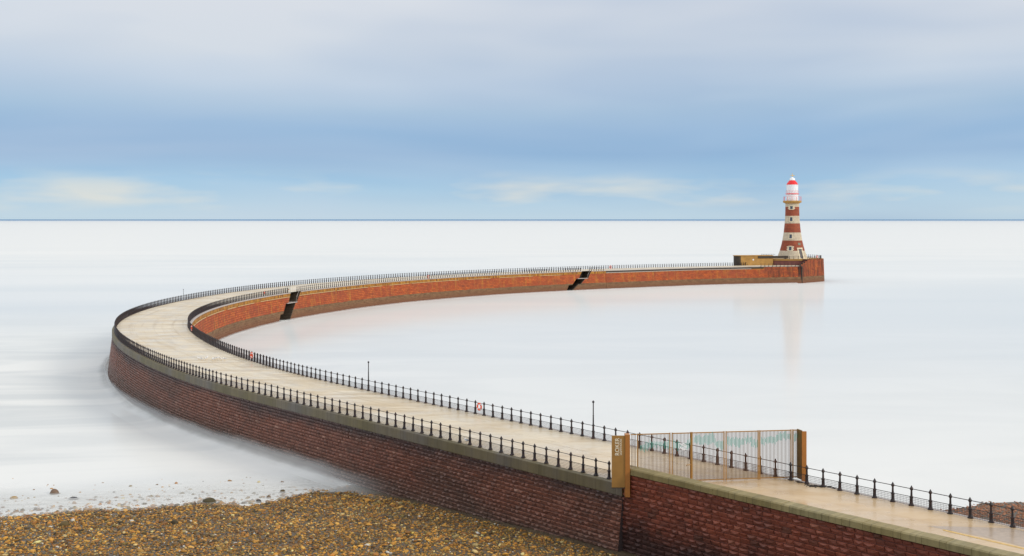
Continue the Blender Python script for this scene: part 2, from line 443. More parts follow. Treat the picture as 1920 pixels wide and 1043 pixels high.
# landing beside the pierhead
e1 = rows_[-1][0][0][:2]; 
for pts in ([at(OC, OEND, .05, -1), at(IC, IEND-24, .05, 1), at(IC, IEND-12, .05, 1), at(IC, IEND, .05, 1), (109.3,430.1), (107.2,431.7), (100,433), (95,438)],):
    mb.poly([(x, y, DZ-.004) for x, y in pts], [(x, y) for x, y in pts])
mb.build('deck', M['deck'], pier)

# outer wall
AJ = 10.0      # where the kerb stops and the approach wall begins
rh = .28; nrow = 21
blockwall(OC, -1, AJ-.1, 178, 5.42, nrow, rh, .52, .27, .034).build('outer_wall', M['block'], pier)
mb = MB(); prof = []
for r in range(nrow+1):
    o = .27 + .034*r; z1 = 5.42 - r*rh
    prof += [(o+.005, z1), (o+.005, z1-rh)]
sweep(mb, OC, -1, AJ-.1, 182, prof, 1.5)
e0 = AJ-.1
for r in range(nrow):
    o = .27 + .034*r + .09; z1 = 5.42 - r*rh; mb.quad(*[at(OC, e0, q_, -1)+(z_,) for q_, z_ in ((.1, z1-rh+.01), (o, z1-rh+.01), (o, z1), (.1, z1))][::-1])
mb.build('outer_wall_backing', M['mortar'], pier)
mb = MB(); sweep(mb, OC, -1, 178, OEND, [(.32, 5.4), (.75, -2)], 2); mb.build('seaward_wall', M['head'], pier)
mb = MB(); sweep(mb, OC, -1, AJ-.12, OEND, [(0.02, DZ-.003), (.40, DZ-.015), (.45, DZ-.06), (.45, 5.44), (.42, 5.40), (.2, 5.40)], 1.0)
x_ = [at(OC, AJ-.12, o, -1)+(z,) for o, z in ((.1, 5.42), (.44, 5.42), (.44, DZ-.07), (.1, DZ-.01))]; mb.poly(x_[::-1], [(0, 5.2), (.4, 5.2), (.4, 6.1), (0, 6.1)])
mb.build('outer_kerb', M['cap'], pier)

# inner wall with the two stair openings
S1 = [(DZ, 545, 564.5), (3.95, 541, 557), (3.9, 536, 556), (1.65, 531, 549), (1.6, 526, 548.5), (-.3, 523, 543), (-2, 519, 538)]
S2 = [(DZ, 1092, 1110), (3.95, 1085, 1102.5), (3.9, 1080, 1098), (1.9, 1074, 1089), (1.85, 1066, 1085), (.1, 1062, 1073), (-2, 1058, 1066)]
def inoff(z): return .42 + .1*(DZ - z)
def bnd(S, k, lo, hi):
    zs = [s[0] for s in S]; aa = [arc_at_px(IC, s[k], lo, hi, inoff(s[0])) for s in S]
    return lambda z: float(np.interp(z, zs[::-1], aa[::-1]))
L1, R1 = bnd(S1, 1, 200, 300), bnd(S1, 2, 200, 300)
L2, R2 = bnd(S2, 1, 330, 400), bnd(S2, 2, 330, 400)
zrows = [DZ-.12, 5.3, 4.6, 3.95, 3.9, 3.2, 2.4, 1.9, 1.85, 1.65, 1.6, .8, 0, -1, -2]
ALOW = 394.5
def wallseg(fa0, fa1, ztop=None, extra=0, step=1.5):
    mb = MB(); zs = [z for z in zrows if ztop is None or z < ztop-.01]
    if ztop is not None: zs = [ztop] + zs
    n = int(max(2, (fa1(0)-fa0(0))/step)); base = 0; g = []
    for z in zs:
        a0, a1 = fa0(z), fa1(z)
        g.append([(at(IC, a0+(a1-a0)*k/n, inoff(z)+extra, 1) + (z,), (a0+(a1-a0)*k/n, z)) for k in range(n+1)])
    for r in range(len(zs)-1):
        for k in range(n):
            q = [g[r][k], g[r+1][k], g[r+1][k+1], g[r][k+1]]
            mb.quad(*[x[0] for x in q], [x[1] for x in q])
    return mb
c_ = lambda v: (lambda z: v)
iw = MB()
for w in (wallseg(c_(-20), L1), wallseg(R1, L2), wallseg(R2, c_(ALOW)), wallseg(c_(ALOW), c_(IEND-15), 5.45, .08)):
    o = len(iw.v); iw.v += w.v; iw.f += [tuple(i+o for i in f) for f in w.f]; iw.uv += w.uv
for z0, z1 in zip([5.45]+zrows[1:-1], zrows[1:]):
    if z0 > z1: iw.quad(*[at(IC, ALOW, inoff(z)+o, 1)+(z,) for z, o in ((z0, .09), (z0, -.05), (z1, -.05), (z1, .09))], [(0, z0), (.5, z0), (.5, z1), (0, z1)])
iw.build('inner_wall', M['inner'], pier)
wallseg(c_(IEND-15), c_(IEND), 6.0, .08).build('end_wall', M['head'], pier)
mb = MB()
for a0, a1 in ((-20, L1(DZ)), (R1(DZ), L2(DZ)), (R2(DZ), ALOW)):
    sweep(mb, IC, 1, a0, a1, [(0.02, DZ-.003), (.4, DZ-.003), (.5, DZ-.04), (.5, DZ-.18), (.4, DZ-.18)], 1.0)
sweep(mb, IC, 1, ALOW, IEND, [(0.02, DZ-.003), (.12, DZ-.003), (.12, DZ-.2), (.05, DZ-.2)], 1.5)
sweep(mb, IC, 1, ALOW, IEND-20, [(0.06, 5.52), (.66, 5.5), (.66, 5.36), (.55, 5.36)], 1.5)
mb.build('inner_kerb', M['ledge'], pier)
mb = MB(); sweep(mb, IC, 1, ALOW, IEND, [(0.06, DZ-.2), (.06, 5.4)], 1.5); mb.build('kerb_face', M['darkstone'], pier)
mb = MB(); rr_ = random.Random(5)
for a0, a1 in ((60, L1(5.2)), (R1(5.2), L2(5.2))):
    a = a0
    while a < a1-6:
        b_ = a + rr_.uniform(6, 22); sweep(mb, IC, 1, a, min(b_, a1), [(.5, 5.3), (.6, 5.3), (.6, 5.2), (.52, 5.19)], 1.0); a = b_ + rr_.uniform(.5, 4)
mb.build('string_course', M['lightline'], pier)
# pale cabinet at the head of the first stairs
cx, cy = at(IC, (L1(DZ)+R1(DZ))/2-2.2, -.5, 1)
cb = root('storage_cabinet', (cx, cy, DZ), 'pale square cabinet standing at the top of the left dark stairway', 'cabinet')
mb = MB(); mb.box(cx-.75, cx+.75, cy-.3, cy+.3, DZ+.04, DZ+1.4); mb.build('body', M['twhite_p'], cb)
mb = MB(); mb.box(cx-.8, cx+.8, cy-.35, cy+.35, DZ+1.403, DZ+1.47); mb.build('lid', M['ledge'], cb)
mb = MB(); mb.lathe([(.13, 0), (.13, .02)], n=12); mb.v = [(cx+.2+a, cy-.305-c, DZ+.7+b_) for a, b_, c in mb.v]; mb.build('round_mark', M['brownred'], cb)
# stairs
for Lb, Rb in ((L1, R1), (L2, R2)):
    DEP = 2.6
    mb = MB()
    zs = [DZ, 3.95, 3.9, 1.9, 1.85, 1.65, 1.6, .1, -.3, -2]
    for z0, z1 in zip(zs[:-1], zs[1:]):   # back wall
        n = 6
        for k in range(n):
            aa = [Lb(z0)-2+(Rb(z0)+4-Lb(z0))*k/n, Lb(z1)-2+(Rb(z1)+4-Lb(z1))*k/n, Lb(z1)-2+(Rb(z1)+4-Lb(z1))*(k+1)/n, Lb(z0)-2+(Rb(z0)+4-Lb(z0))*(k+1)/n]
            mb.quad(*[at(IC, a, -DEP, 1) + (z,) for a, z in zip(aa, (z0, z1, z1, z0))])
        # near reveal
        mb.quad(*[at(IC, Lb(z), o, 1) + (z,) for z, o in ((z0, -DEP), (z0, inoff(z0)), (z1, inoff(z1)), (z1, -DEP))])
    mb.build('stair_recess', M['recess_stone'], pier)
    mb = MB(); n = 20
    for k in range(n):
        z1 = DZ - .02 - (DZ+.6)*k/n; z2 = z1 - (DZ+.6)/n
        aR = Rb(z1); aL = Rb(z2)
        # each tread runs from the wall face back into the recess, and its riser faces down the flight
        mb.quad(*[at(IC, a, o, 1) + (z1,) for a, o in ((aL, -DEP), (aL, inoff(z1)), (aR+.6, inoff(z1)), (aR+.6, -DEP))])
        mb.quad(*[at(IC, aL, o, 1) + (z,) for z, o in ((z1, -DEP), (z1, inoff(z1)), (z2, inoff(z2)), (z2, -DEP))])
        mb.quad(*[at(IC, a, inoff(z1), 1) + (z,) for a, z in ((aL, z1), (aL, z2-.05), (aR+.7, z2-.05), (aR+.7, z1))])
    mb.build('stairs', M['tread'], pier)
    mb = MB()   # landing slab edge + hand rail
    zl = 3.92; a0 = Lb(zl)+.1; a1 = Rb(zl)+.3
    pts = [at(IC, a0, -DEP+.05, 1), at(IC, a0, inoff(zl)+.1, 1), at(IC, a1, inoff(zl)+.1, 1), at(IC, a1, -DEP+.05, 1)]
    mb.prism(pts, zl-.16, zl); mb.build('stair_landing', M['ledge'], pier)
    mb = MB()
    up = [at(IC, Rb(z)-.1, inoff(z)-.1, 1) + (z+1.0,) for z in (DZ, 4.6, 3.94, 2.8, 1.6)]
    mb.tube(up[:3], .035, 5)
    for q in up[:3]: mb.tube([q, (q[0], q[1], q[2]-1.0)], .03, 5)
    mb.build('stair_handrail', M['ledge'], pier)

# foot of the outer wall along the beach
mb = MB(); pv = None
for k in range(60):
    a = 6+k*.5; x, y = at(OC, a, 1.1, -1); zb_ = .68+.045*max(0, 94.5-y)+.1
    cur = [at(OC, a, .8, -1)+(zb_+.03,), at(OC, a, 1.12, -1)+(zb_,), at(OC, a, 1.18, -1)+(zb_-.6,)]
    if pv:
        for q_ in (0, 1): mb.quad(cur[q_], pv[q_], pv[q_+1], cur[q_+1], [(a, q_), (a-.5, q_), (a-.5, q_+1), (a, q_+1)])
    pv = cur
mb.build('concrete_footing', coping('footing_concrete', (.05,.045,.03), (.09,.08,.055), (.13,.115,.09)), pier)

# ------------------------------------------------------------------ approach wall (near right)
aw = root('boundary_wall', at(OC, AJ, .3, -1) + (0,), 'red stone wall with a thick mossy coping beside the bottom right walkway', 'wall')
AE = -42
blockwall(OC, -1, AE, AJ, 6.86, 20, .3, .62, .22, .004).build('stone_face', M['block2'], aw)
mb = MB(); sweep(mb, OC, -1, AE, AJ, [(-.33, DZ-.3), (-.33, 6.88), (.22, 6.88), (.24, -.3)], 1.5, close=True); mb.build('wall_core', M['mortar'], aw)
mb = MB(); rr_ = random.Random(9); a = AE
while a < AJ+.15:
    b_ = min(a+rr_.uniform(1.1, 1.5), AJ+.15); o = rr_.uniform(-.008, .008)
    sweep(mb, OC, -1, a+.008, b_-.008, [(-.4, 6.9), (-.4, 7.26+o), (-.34, 7.32+o), (.36, 7.29+o), (.43, 7.22+o), (.43, 6.9), (.3, 6.88)], 1.5, close=True); a = b_
mb.build('coping', M['coping'], aw)

# ------------------------------------------------------------------ railings
def post_mesh():
    mb = MB()
    mb.lathe([(.17,0),(.17,.05),(.125,.08),(.105,.16),(.095,.2),(.09,.46),(.115,.48),(.115,.54),(.075,.56),(.066,.62),(.056,.9),(.075,.93),(.1,.96),(.105,1.02),(.08,1.08),(.04,1.14),(.014,1.2)], n=8)
    me = mb.build('post', M['post'], smooth=False); return me
_p = post_mesh(); POST = _p.data; bpy.data.objects.remove(_p)
def far_post_mb(mb, x, y, z):
    mb.lathe([(.17,z),(.13,z+.08),(.12,z+.5),(.1,z+.6),(.095,z+.92),(.12,z+1.0),(.04,z+1.18)], x, y, n=6)

_ln = random.Random(4)
def railing(name, label, C, side, arcs, z=DZ, off=0, meshwire=True, skip=(), group='black iron railings along the pier', wiretop=.5):
    r0 = at(C, arcs[0], off, side) + (z,)
    rt = root(name, r0, label, 'railing', group)
    pts = [at(C, a, off, side) for a in arcs]
    near = sorted(range(len(arcs)), key=lambda i: math.hypot(*pts[i]))
    ind = set(near[:100]); st = MB(); ns = 0
    for i, (x, y) in enumerate(pts):
        if i in skip: continue
        if i in ind:
            o = bpy.data.objects.new('post', POST); col.objects.link(o); o.parent = rt
            o.location = (x-r0[0], y-r0[1], 0); o.rotation_euler = (R(_ln.gauss(0, .6)), R(_ln.gauss(0, .6)), ang(C, arcs[i]))
        else: far_post_mb(st, x, y, z); ns += 1
    if ns: tag(st.build('post', M['post'], rt), kind='stuff')
    for h, r in ((1.0, .024), (.53, .02)):
        mb = MB(); mb.tube([(x, y, z+h) for x, y in pts], r, 5); mb.build('rail', M['iron'], rt)
    if meshwire:
        mb = MB(); a = arcs[0]; o2 = off-.03
        aend = arcs[-1]
        while a < aend and math.hypot(*at(C, a)) < 215:
            d = math.hypot(*at(C, a)); sp = .1 if d < 140 else .25; w = .009 if d < 140 else .018
            x, y = at(C, a, o2, side); an = ang(C, a); cx, cy = math.cos(an)*w, math.sin(an)*w
            i = len(mb.v)
            for zz in (z+.02, z+wiretop):
                mb.v += [(x-cx, y-cy, zz), (x+cx, y+cy, zz), (x+cy, y-cx, zz)]
            mb.f += [(i, i+1, i+4, i+3), (i+1, i+2, i+5, i+4), (i+2, i, i+3, i+5)]; mb.uv += [None]*3
            a += sp
        aend = a; n = max(2, int((aend-arcs[0])/1.2))
        for h in (.04, .14, .24, .34, .44):
            mb.tube([at(C, arcs[0]+(aend-arcs[0])*k/n, o2, side) + (z+h,) for k in range(n+1)], .009, 3)
        if aend > arcs[0]+1: mb.build('wire_mesh', M['mesh'], rt)
    return rt
def arcs(a0, change, a1, s0, s1):
    out = [a0]
    while out[-1] + s0 < change: out.append(out[-1]+s0)
    while out[-1] + s1 <= a1: out.append(out[-1]+s1)
    return out
def tall_pole(x, y, z, h, label, thin=1.0):
    rt = root('tall_pole', (x, y, z), label, 'pole', 'tall iron poles standing in the railings')
    mb = MB(); mb.lathe([(.17,0),(.17,.06),(.12,.1),(.1,.2),(.1,.5),(.12,.52),(.12,.58),(.08,.62),(.07,1.0)], n=10); mb.v = [(a+x, b+y, c+z) for a, b, c in mb.v]; mb.build('base', M['post'], rt)
    mb = MB(); mb.lathe([(.11,.98),(.11,1.05),(.06*thin,1.08),(.05*thin,h*.6),(.065*thin,h*.6+.02),(.045*thin,h*.62),(.04*thin,h-.18)], n=8); mb.v = [(a+x, b+y, c+z) for a, b, c in mb.v]; mb.build('shaft', M['iron'], rt)
    mb = MB(); mb.lathe([(.045*thin,h-.2),(.09*thin,h-.16),(.1*thin,h-.1),(.05*thin,h-.03),(.012,h)], n=8); mb.v = [(a+x, b+y, c+z) for a, b, c in mb.v]; mb.build('finial', M['iron'], rt)

aO0 = arc_at_px(OC, 1139.6, 0, 60); aOc = arc_at_px(OC, 402, 30, 90)
oarcs = arcs(aO0, aOc, OEND-6, 1.25, .98)
o_tall = min(range(len(oarcs)), key=lambda i: abs(960+at(OC, oarcs[i])[0]*F/at(OC, oarcs[i])[1]-343) + (1000 if oarcs[i] < 150 else 0))
railing('railing', 'long iron railing on the seaward edge, curving round the bend from the sign pylon', OC, -1, oarcs, skip=(o_tall,))
tall_pole(*at(OC, oarcs[o_tall]), DZ, 2.4, 'thin pole rising from the far railing behind the wide bend of the pier', .8)
aI0 = arc_at_px(IC, 1898.3, -10, 30); aIc = arc_at_px(IC, 598, 40, 110); aI1 = L1(DZ)
ia_ = []
a = aI0
while a > -18: a -= 1.25
iarcs = arcs(a, aIc, aI1, 1.25, 1.03)
def near_i(px, lo, hi): return min(range(len(iarcs)), key=lambda i: abs(960+at(IC, iarcs[i])[0]*F/at(IC, iarcs[i])[1]-px) + (0 if lo < iarcs[i] < hi else 1e4))
t1 = near_i(1117.4, -20, 120); t2 = near_i(689, -20, 120)
railing('railing', 'long iron railing on the harbour edge, from bottom right to the first dark stairway', IC, 1, iarcs, skip=(t1, t2))
tall_pole(*at(IC, iarcs[t1]), DZ, 2.95, 'tall black iron pole in the railing just left of the bronze sign pylon')
tall_pole(*at(IC, iarcs[t2]), DZ, 2.95, 'tall black iron pole halfway along the harbour railing, left of the orange life ring')
railing('railing', 'iron railing on the far harbour wall between the two dark stairways', IC, 1, arcs(R1(DZ)-1.2, 0, L2(DZ), 1, 1.03))
railing('railing', 'short iron railing just beyond the second dark stairway', IC, 1, arcs(R2(DZ)-.6, 0, ALOW, 1, 1.0))

# ------------------------------------------------------------------ entrance screen and gates
ZT = 9.42
FA = np.array([7.57, 75.3]); FB = np.array([18.4, 76.9]); FD = (FB-FA)/np.hypot(*(FB-FA)); FN = np.array([-FD[1], FD[0]])
def fpt(px, off=0):
    # distance along the screen line for a photograph column
    k = (px-960)/F; # X = k*D
    t_ = (k*FA[1]-FA[0])/(FD[0]-k*FD[1]); p = FA + FD*t_ + FN*off
    return (float(p[0]), float(p[1]))
def fz(px, py):
    return HC - (py-411)*fpt(px)[1]/F
wave = [(1196,838,848),(1205,834,846),(1212,829,846),(1219,826,840),(1232,828,838),(1245,830,838),(1252,827,842),(1267,826,843),(1278,832,842),(1290,826,840),(1305,814,830),(1315,820,836),(1326,814,832),(1337,812,830),(1343,830,840),(1352,826,843),(1365,820,834),(1377,821,835),(1388,822,837),(1396,820,830),(1405,818,832),(1416,826,840),(1427,822,833),(1440,819,832),(1451,818,831),(1457,815,828),(1470,810,823),(1478,812,825),(1491,812,826),(1499,810,822),(1512,812,822)]
wx, wa, wb = zip(*wave)
def screen(name, label, cat, px0, px1, left_post=True, right_post=True, zb=DZ+.1, handle=False, emblem=False, bottom=True, curved=False, group='bronze barred screens across the pier'):
    p0 = fpt(px0); rt = root(name, p0 + (DZ,), label, cat, group)
    w = .075
    if left_post:
        mb = MB(); mb.beam(p0 + (DZ+.02,), p0 + (ZT,), w); mb.build('post', M['bronze'], rt)
    if right_post:
        q = fpt(px1); ww = .15 if handle else w
        mb = MB(); mb.beam(q + (DZ+.02,), q + (ZT,), ww); mb.build('post', M['bronze'], rt)
    mb = MB(); mb.beam(fpt(px0+.8) + (ZT-.05,), fpt(px1-.8) + (ZT-.05,), .06); mb.build('top_rail', M['bronze'], rt)
    if bottom:
        mb = MB(); mb.beam(fpt(px0+.8) + (zb,), fpt(px1-.8) + (zb,), .06); mb.build('bottom_rail', M['bronze'], rt)
    n = max(2, int(round((px1-px0)/2.5))); mb = MB(); mt = MB(); rnd = random.Random(int(px0))
    for k in range(1, n):
        px = px0 + (px1-px0)*k/n
        x, y = fpt(px); mb.beam((x, y, zb), (x, y, ZT-.06), .05, .026)
        if px > 1199:
            ya = np.interp(px, wx, wa)+rnd.uniform(-3, 3); yb = np.interp(px, wx, wb)+rnd.uniform(-4, 3)
            x, y = fpt(px, -.045); mt.beam((x, y, fz(px, yb)), (x, y, fz(px, ya)), .02, .036)
    mb.build('bars', M['bar'], rt)
    mt.build('wave_plates', M['teal'], rt) if mt.v else None
    if handle:
        mb = MB(); x, y = fpt(px1-1.5, -.1); x2, y2 = fpt(px1-10, -.12)
        zh = fz(px1, 871); mb.tube([fpt(px1-.5, 0) + (zh,), (x, y, zh), (x2, y2, zh), (x2, y2, zh-.08)], .025, 6); mb.build('handle', M['bronze'], rt)
    if emblem:
        mb = MB(); cx = 1280; cz = fz(cx, 837); c = np.array(fpt(cx, -.1))
        def P(u, v): return (float(c[0]+FD[0]*u), float(c[1]+FD[1]*u), cz+v)
        mb.tube([P(.19*math.cos(k*math.pi/12), .19*math.sin(k*math.pi/12)) for k in range(-12, 10)], .026, 5)
        mb.tube([P(.11*math.cos(k*math.pi/8), .11*math.sin(k*math.pi/8)) for k in range(-6, 7)], .02, 5)
        mb.tube([P(.05*math.cos(k*math.pi/4), .05*math.sin(k*math.pi/4)) for k in range(8)], .018, 5, close=True)
        mb.tube([P(.12, -.14), P(.06, -.24), P(.02, -.2)], .024, 5)
        mb.tube([P(-.27, .2), P(-.17, .2), P(-.17, .14)], .022, 5)
        mb.build('emblem', M['white'], rt)
    return rt
screen('barred_screen', 'fixed bronze barred screen rising from the end of the mossy wall beside the sign pylon', 'screen', 1195.5, 1256)
screen('barred_gate', 'narrow bronze gate with a lever handle and a white round emblem', 'gate', 1260.3, 1296.5, handle=True, emblem=True)
screen('barred_screen', 'bronze barred screen between the emblem gate and the double gates', 'screen', 1298.5, 1357.5, left_post=False)
screen('barred_gate', 'left leaf of the wide bronze double gates', 'gate', 1361.3, 1421.5)
screen('barred_gate', 'right leaf of the wide bronze double gates, next to the end pylon', 'gate', 1424.5, 1483)
screen('barred_screen', 'narrow strip of bronze bars touching the right hand pylon', 'screen', 1486.5, 1496, right_post=False)
screen('barred_screen', 'narrow strip of bronze bars touching the sign pylon with raised lettering', 'screen', 1181.5, 1194, left_post=False, right_post=False, bottom=False)
# hinges between leaves belong to the posts
# sign pylon on the seaward side, hung on the outside of the kerb
Ds = 74.75; ss = F/Ds
def sx(px): return (px-960)/ss
def sz(py): return HC-(py-411)/ss
sp = root('sign_pylon', (sx(1176), Ds, sz(932)), 'tall bronze sign panel lettered ROKER LIGHTHOUSE, hung outside the kerb', 'sign')
mb = MB(); mb.box(sx(1147), sx(1172), Ds-.04, Ds+.06, sz(914), sz(817)); mb.build('panel', M['bronze'], sp)
mb = MB(); mb.box(sx(1172)+.003, sx(1181), Ds-.10, Ds+.55, sz(932), sz(815.3)); mb.build('post', M['orange'], sp)
mb = MB(); mb.box(sx(1147)-.02, sx(1172), Ds-.06, Ds+.08, sz(914)-.05, sz(914)-.002); mb.build('bottom_trim', M['darkstone'], sp)
def text(body, h, length, x_base, z0, y, parent, name, matl):
    cu = bpy.data.curves.new(name, 'FONT'); cu.body = body; cu.extrude = .01; cu.size = 1
    o = bpy.data.objects.new(name, cu); col.objects.link(o); bpy.context.view_layer.update()
    me = bpy.data.meshes.new_from_object(o.evaluated_get(bpy.context.evaluated_depsgraph_get())); bpy.data.objects.remove(o)
    n = len(me.vertices); co = np.zeros(n*3); me.vertices.foreach_get('co', co); co = co.reshape(-1, 3)
    mn, mx = co.min(0), co.max(0); u = (co[:, 0]-mn[0])/(mx[0]-mn[0])*length; v = (co[:, 1]-mn[1])/(mx[1]-mn[1])*h
    # text runs upwards; its top points left
    new = np.stack([x_base - v, np.full(n, y) - co[:, 2], z0 + u], 1) - np.array(parent['_o'])
    me.vertices.foreach_set('co', new.reshape(-1)); me.materials.clear(); me.materials.append(matl); me.update()
    o = bpy.data.objects.new(name, me); col.objects.link(o); o.parent = parent; return o
text('ROKER', sx(1160.8)-sx(1153), sz(821)-sz(853.5), sx(1160.8), sz(853.5), Ds-.055, sp, 'large_lettering', M['letter'])
text('LIGHTHOUSE', sx(1165.6)-sx(1162), sz(823)-sz(853), sx(1165.6), sz(853), Ds-.055, sp, 'small_lettering', M['letter'])
# right pylon
rp = root('end_pylon', fpt(1503) + (DZ,), 'tall plain bronze pylon with a sunlit-orange edge at the harbour end of the gates', 'pylon')
q0 = np.array(fpt(1497)); q1 = q0 + np.array([.35, -.15]); 
mb = MB(); mb.prism([tuple(q0+np.array([-.09,.02])), tuple(q0+np.array([.07, -.62])), tuple(q0+np.array([.12, -.58])), tuple(q0+np.array([-.03, .08]))], DZ+.02, ZT+.02); mb.build('panel', M['bronze_d'], rp)
e = q0+np.array([.07, -.62]); s_ = F/e[1]; x1 = (1512-960)/s_
mb = MB(); mb.box(float(e[0])+.003, x1, float(e[1])-.05, float(e[1])+.06, DZ-.1, ZT-.03); mb.build('post', M['orange'], rp)

# ------------------------------------------------------------------ road paint and asphalt patch in the lower right
def dk(pts, z): return [un(x, y, z)+(z,) for x, y in pts]
mb = MB(); z = DZ+.004
mb.poly(dk([(1738,986.5),(1800,987.5),(1893,990.5),(1990,1012),(2300,1100),(2500,1300),(1990,1043),(1840,1006)][::-1], z)); o = mb.build('asphalt_road', M['asphalt'], origin=(25, 62, 0)); tag(o, kind='structure')
mb = MB(); z = DZ+.009
for l, w in ((((1768,992.5),(1925,1029),(2100,1070)), 2.2),):
    for (x0, y0), (x1, y1) in zip(l[:-1], l[1:]): mb.poly(dk([(x0,y0),(x1,y1),(x1,y1+w),(x0,y0+w)][::-1], z))
o = mb.build('yellow_line', M['yellow'], origin=(25, 62, 0)); tag(o, kind='structure')

# ------------------------------------------------------------------ PIERHEAD
LH = (105.1, 440.0)
ph = root('pierhead', (LH[0], LH[1], 0), 'raised red stone pierhead platform carrying the lighthouse at the far end', 'pierhead')
A_ = at(IC, IEND, 0, 1); B_ = (114.9, 437.0)
zt = 8.4
plat = [(92,441),(93.5,436),(97,433.2),(102,431.9),(107,431.9),(109.5,430.9),(B_[0],B_[1]),(116.6,441),(115.9,446.5),(113,452.5),(107,456.5),(98,456),(91.5,449)]
def scaled(pts, d):
    c = np.mean(pts, 0); return [tuple(c + (np.array(p)-c)*(1+d/np.hypot(*(np.array(p)-c)))) for p in pts]
mb = MB(); mb.prism(plat, DZ-.5, zt); mb.build('platform', M['headtop'], ph)
# sea wall of the head with its stepped shoulder
At = at(IC, IEND, .5, 1); Bt = (115.3, 436.4)
mb = MB(); n = 10
front = []
for k in range(n+1):
    f = k/n; front.append((At[0]+(Bt[0]-At[0])*f, At[1]+(Bt[1]-At[1])*f))
ztop = [DZ if k == 0 else min(zt+.05, DZ+(zt-DZ)*k/4) for k in range(n+1)]
Lc = 0
def hoff(pt, z): d = np.array([.66, -.75])*(.06*(DZ-z)); return (pt[0]+d[0], pt[1]+d[1], z)
for k in range(n):
    d = math.dist(front[k], front[k+1]); zt_ = ztop[k+1] if k < 4 else zt+.05
    mb.quad(hoff(front[k], -2), hoff(front[k+1], -2), hoff(front[k+1], zt_), hoff(front[k], zt_), [(Lc, -2), (Lc+d, -2), (Lc+d, zt_), (Lc, zt_)])
    bk = [(p_[0]-.5, p_[1]+.6) for p_ in (front[k], front[k+1])]
    mb.quad((front[k][0], front[k][1], zt_), (front[k+1][0], front[k+1][1], zt_), bk[1]+(zt_,), bk[0]+(zt_,))
    Lc += d
side = [Bt, (116.5, 438.6), (117.1, 442.5), (116.4, 447.5), (113.5, 453), (107.4, 457.3), (97.6, 456.8), (90.6, 449.4), (90.5, 436)]
for p_, q in zip(side[:-1], side[1:]):
    d = math.dist(p_, q); c = np.array([104, 444.]); 
    pb = [tuple(np.array(s)+(np.array(s)-c)*.03) for s in (p_, q)]
    mb.quad(pb[0]+(-2,), pb[1]+(-2,), q+(zt+.05,), p_+(zt+.05,), [(Lc, -2), (Lc+d, -2), (Lc+d, zt), (Lc, zt)]); Lc += d
mb.build('sea_wall', M['head'], ph)
mb = MB(); rim = [Bt]+side[1:8]; 
mb.poly([(x, y, zt+.05) for x, y in [front[4]]+rim+[(93,441),(97,433.4),(107,431.8)]]); mb.build('paving', M['ochre'], ph)
mb = MB()
for k in range(8):
    x = 104.7+k*.62; y = 427.2+k*.5; mb.box(x, x+.66, y, y+2.2, DZ-.2, DZ+.27*(k+1))
mb.build('steps', M['darkstone'], ph)
mb = MB()   # band round the base of the platform front
for p_, q in zip(plat[1:4], plat[2:5]): mb.beam((p_[0], p_[1]-.05, 8.15), (q[0], q[1]-.05, 8.15), .25, .5)
mb.build('stone_band', M['ochre'], ph)
# ladder
la = root('ladder', At + (0,), 'dark vertical ladder down the pierhead wall below the lighthouse', 'ladder')
mb = MB(); 
for dx in (-.25, .25): mb.beam((At[0]-.3+dx, At[1]-.55, -1), (At[0]-.3+dx, At[1]-.3, DZ+.4), .12)
mb.build('stile', M['iron'], la); mb = MB()
for k in range(16): z = -.2+k*.4; mb.beam((At[0]-.55, At[1]-.5, z), (At[0]-.05, At[1]-.5, z), .06)
mb.build('rungs', M['iron'], la)
mb = MB(); mb.box(At[0]-.75, At[0]-.62, At[1]-.62, At[1]-.15, -1, DZ-.1); mb.box(At[0]+.12, At[0]+.5, At[1]-.5, At[1]+.1, -1, DZ-.1); mb.build('fender', M['darkstone'], la)
# shelter wall and its roof slab
sh = root('shelter_wall', (84, 429.5, DZ), 'long ochre stone wall block with a shade-darkened rounded end left of the lighthouse', 'wall')
f0 = np.array([(1389-960)*430.2/F, 430.2]); f1 = np.array([(1449.5-960)*433.2/F, 433.2]); dv = (f1-f0)/np.hypot(*(f1-f0)); nv = np.array([-dv[1], dv[0]])
mb = MB(); mb.prism([tuple(f0), tuple(f1), tuple(f1+nv*4), tuple(f0+nv*4)], DZ-.3, 9.62); mb.build('stone_wall', M['ochre'], sh)
mb = MB(); pts = [tuple(f0-dv*.02 + nv*2 + (-dv*math.sin(t_)*1.75 - nv*math.cos(t_)*2.0)) for t_ in np.linspace(0, math.pi, 9)]
mb.prism(pts[::-1], DZ-.3, 9.62); mb.build('rounded_end', M['darkstone'], sh)  # shadow on this end is put into its dark colour
mb = MB(); pts = [tuple(f0-dv*.3 + nv*2 + (-dv*math.sin(t_)*1.7 - nv*math.cos(t_)*2.15)) for t_ in np.linspace(0, math.pi, 9)][::-1]
mb.prism(pts + [tuple(f1-nv*.15), tuple(f1+nv*4.15)], 9.63, 9.86); mb.build('roof_slab', M['ochre'], sh)
mb = MB(); g1 = f1+dv*6.0; mb.prism([tuple(f1-dv*6-nv*.2), tuple(g1-nv*.2), tuple(g1+nv*.8), tuple(f1-dv*6+nv*.8)], 8.75, 9.6); mb.build('dark_beam', M['darkstone'], sh)
mb = MB()
for k in range(9): q = f1 + dv*(-4.2+k*.66)+nv*.8; mb.beam((q[0], q[1], 9.85), (q[0], q[1], 10.3), .09)
a_ = f1-dv*4.2+nv*.8; b2 = f1+dv*1.1+nv*.8; mb.beam((a_[0], a_[1], 10.22), (b2[0], b2[1], 10.22), .05)
mb.build('roof_rail', M['iron'], sh)
mb = MB(); q = f0+dv*4.9-nv*.1; mb.lathe([(.3, 0), (.3, .01)], n=10); mb.v = [(q[0]+a, q[1]-.02+c, 8.25+b_) for a, b_, c in mb.v]; mb.build('round_lamp', M['white'], sh)
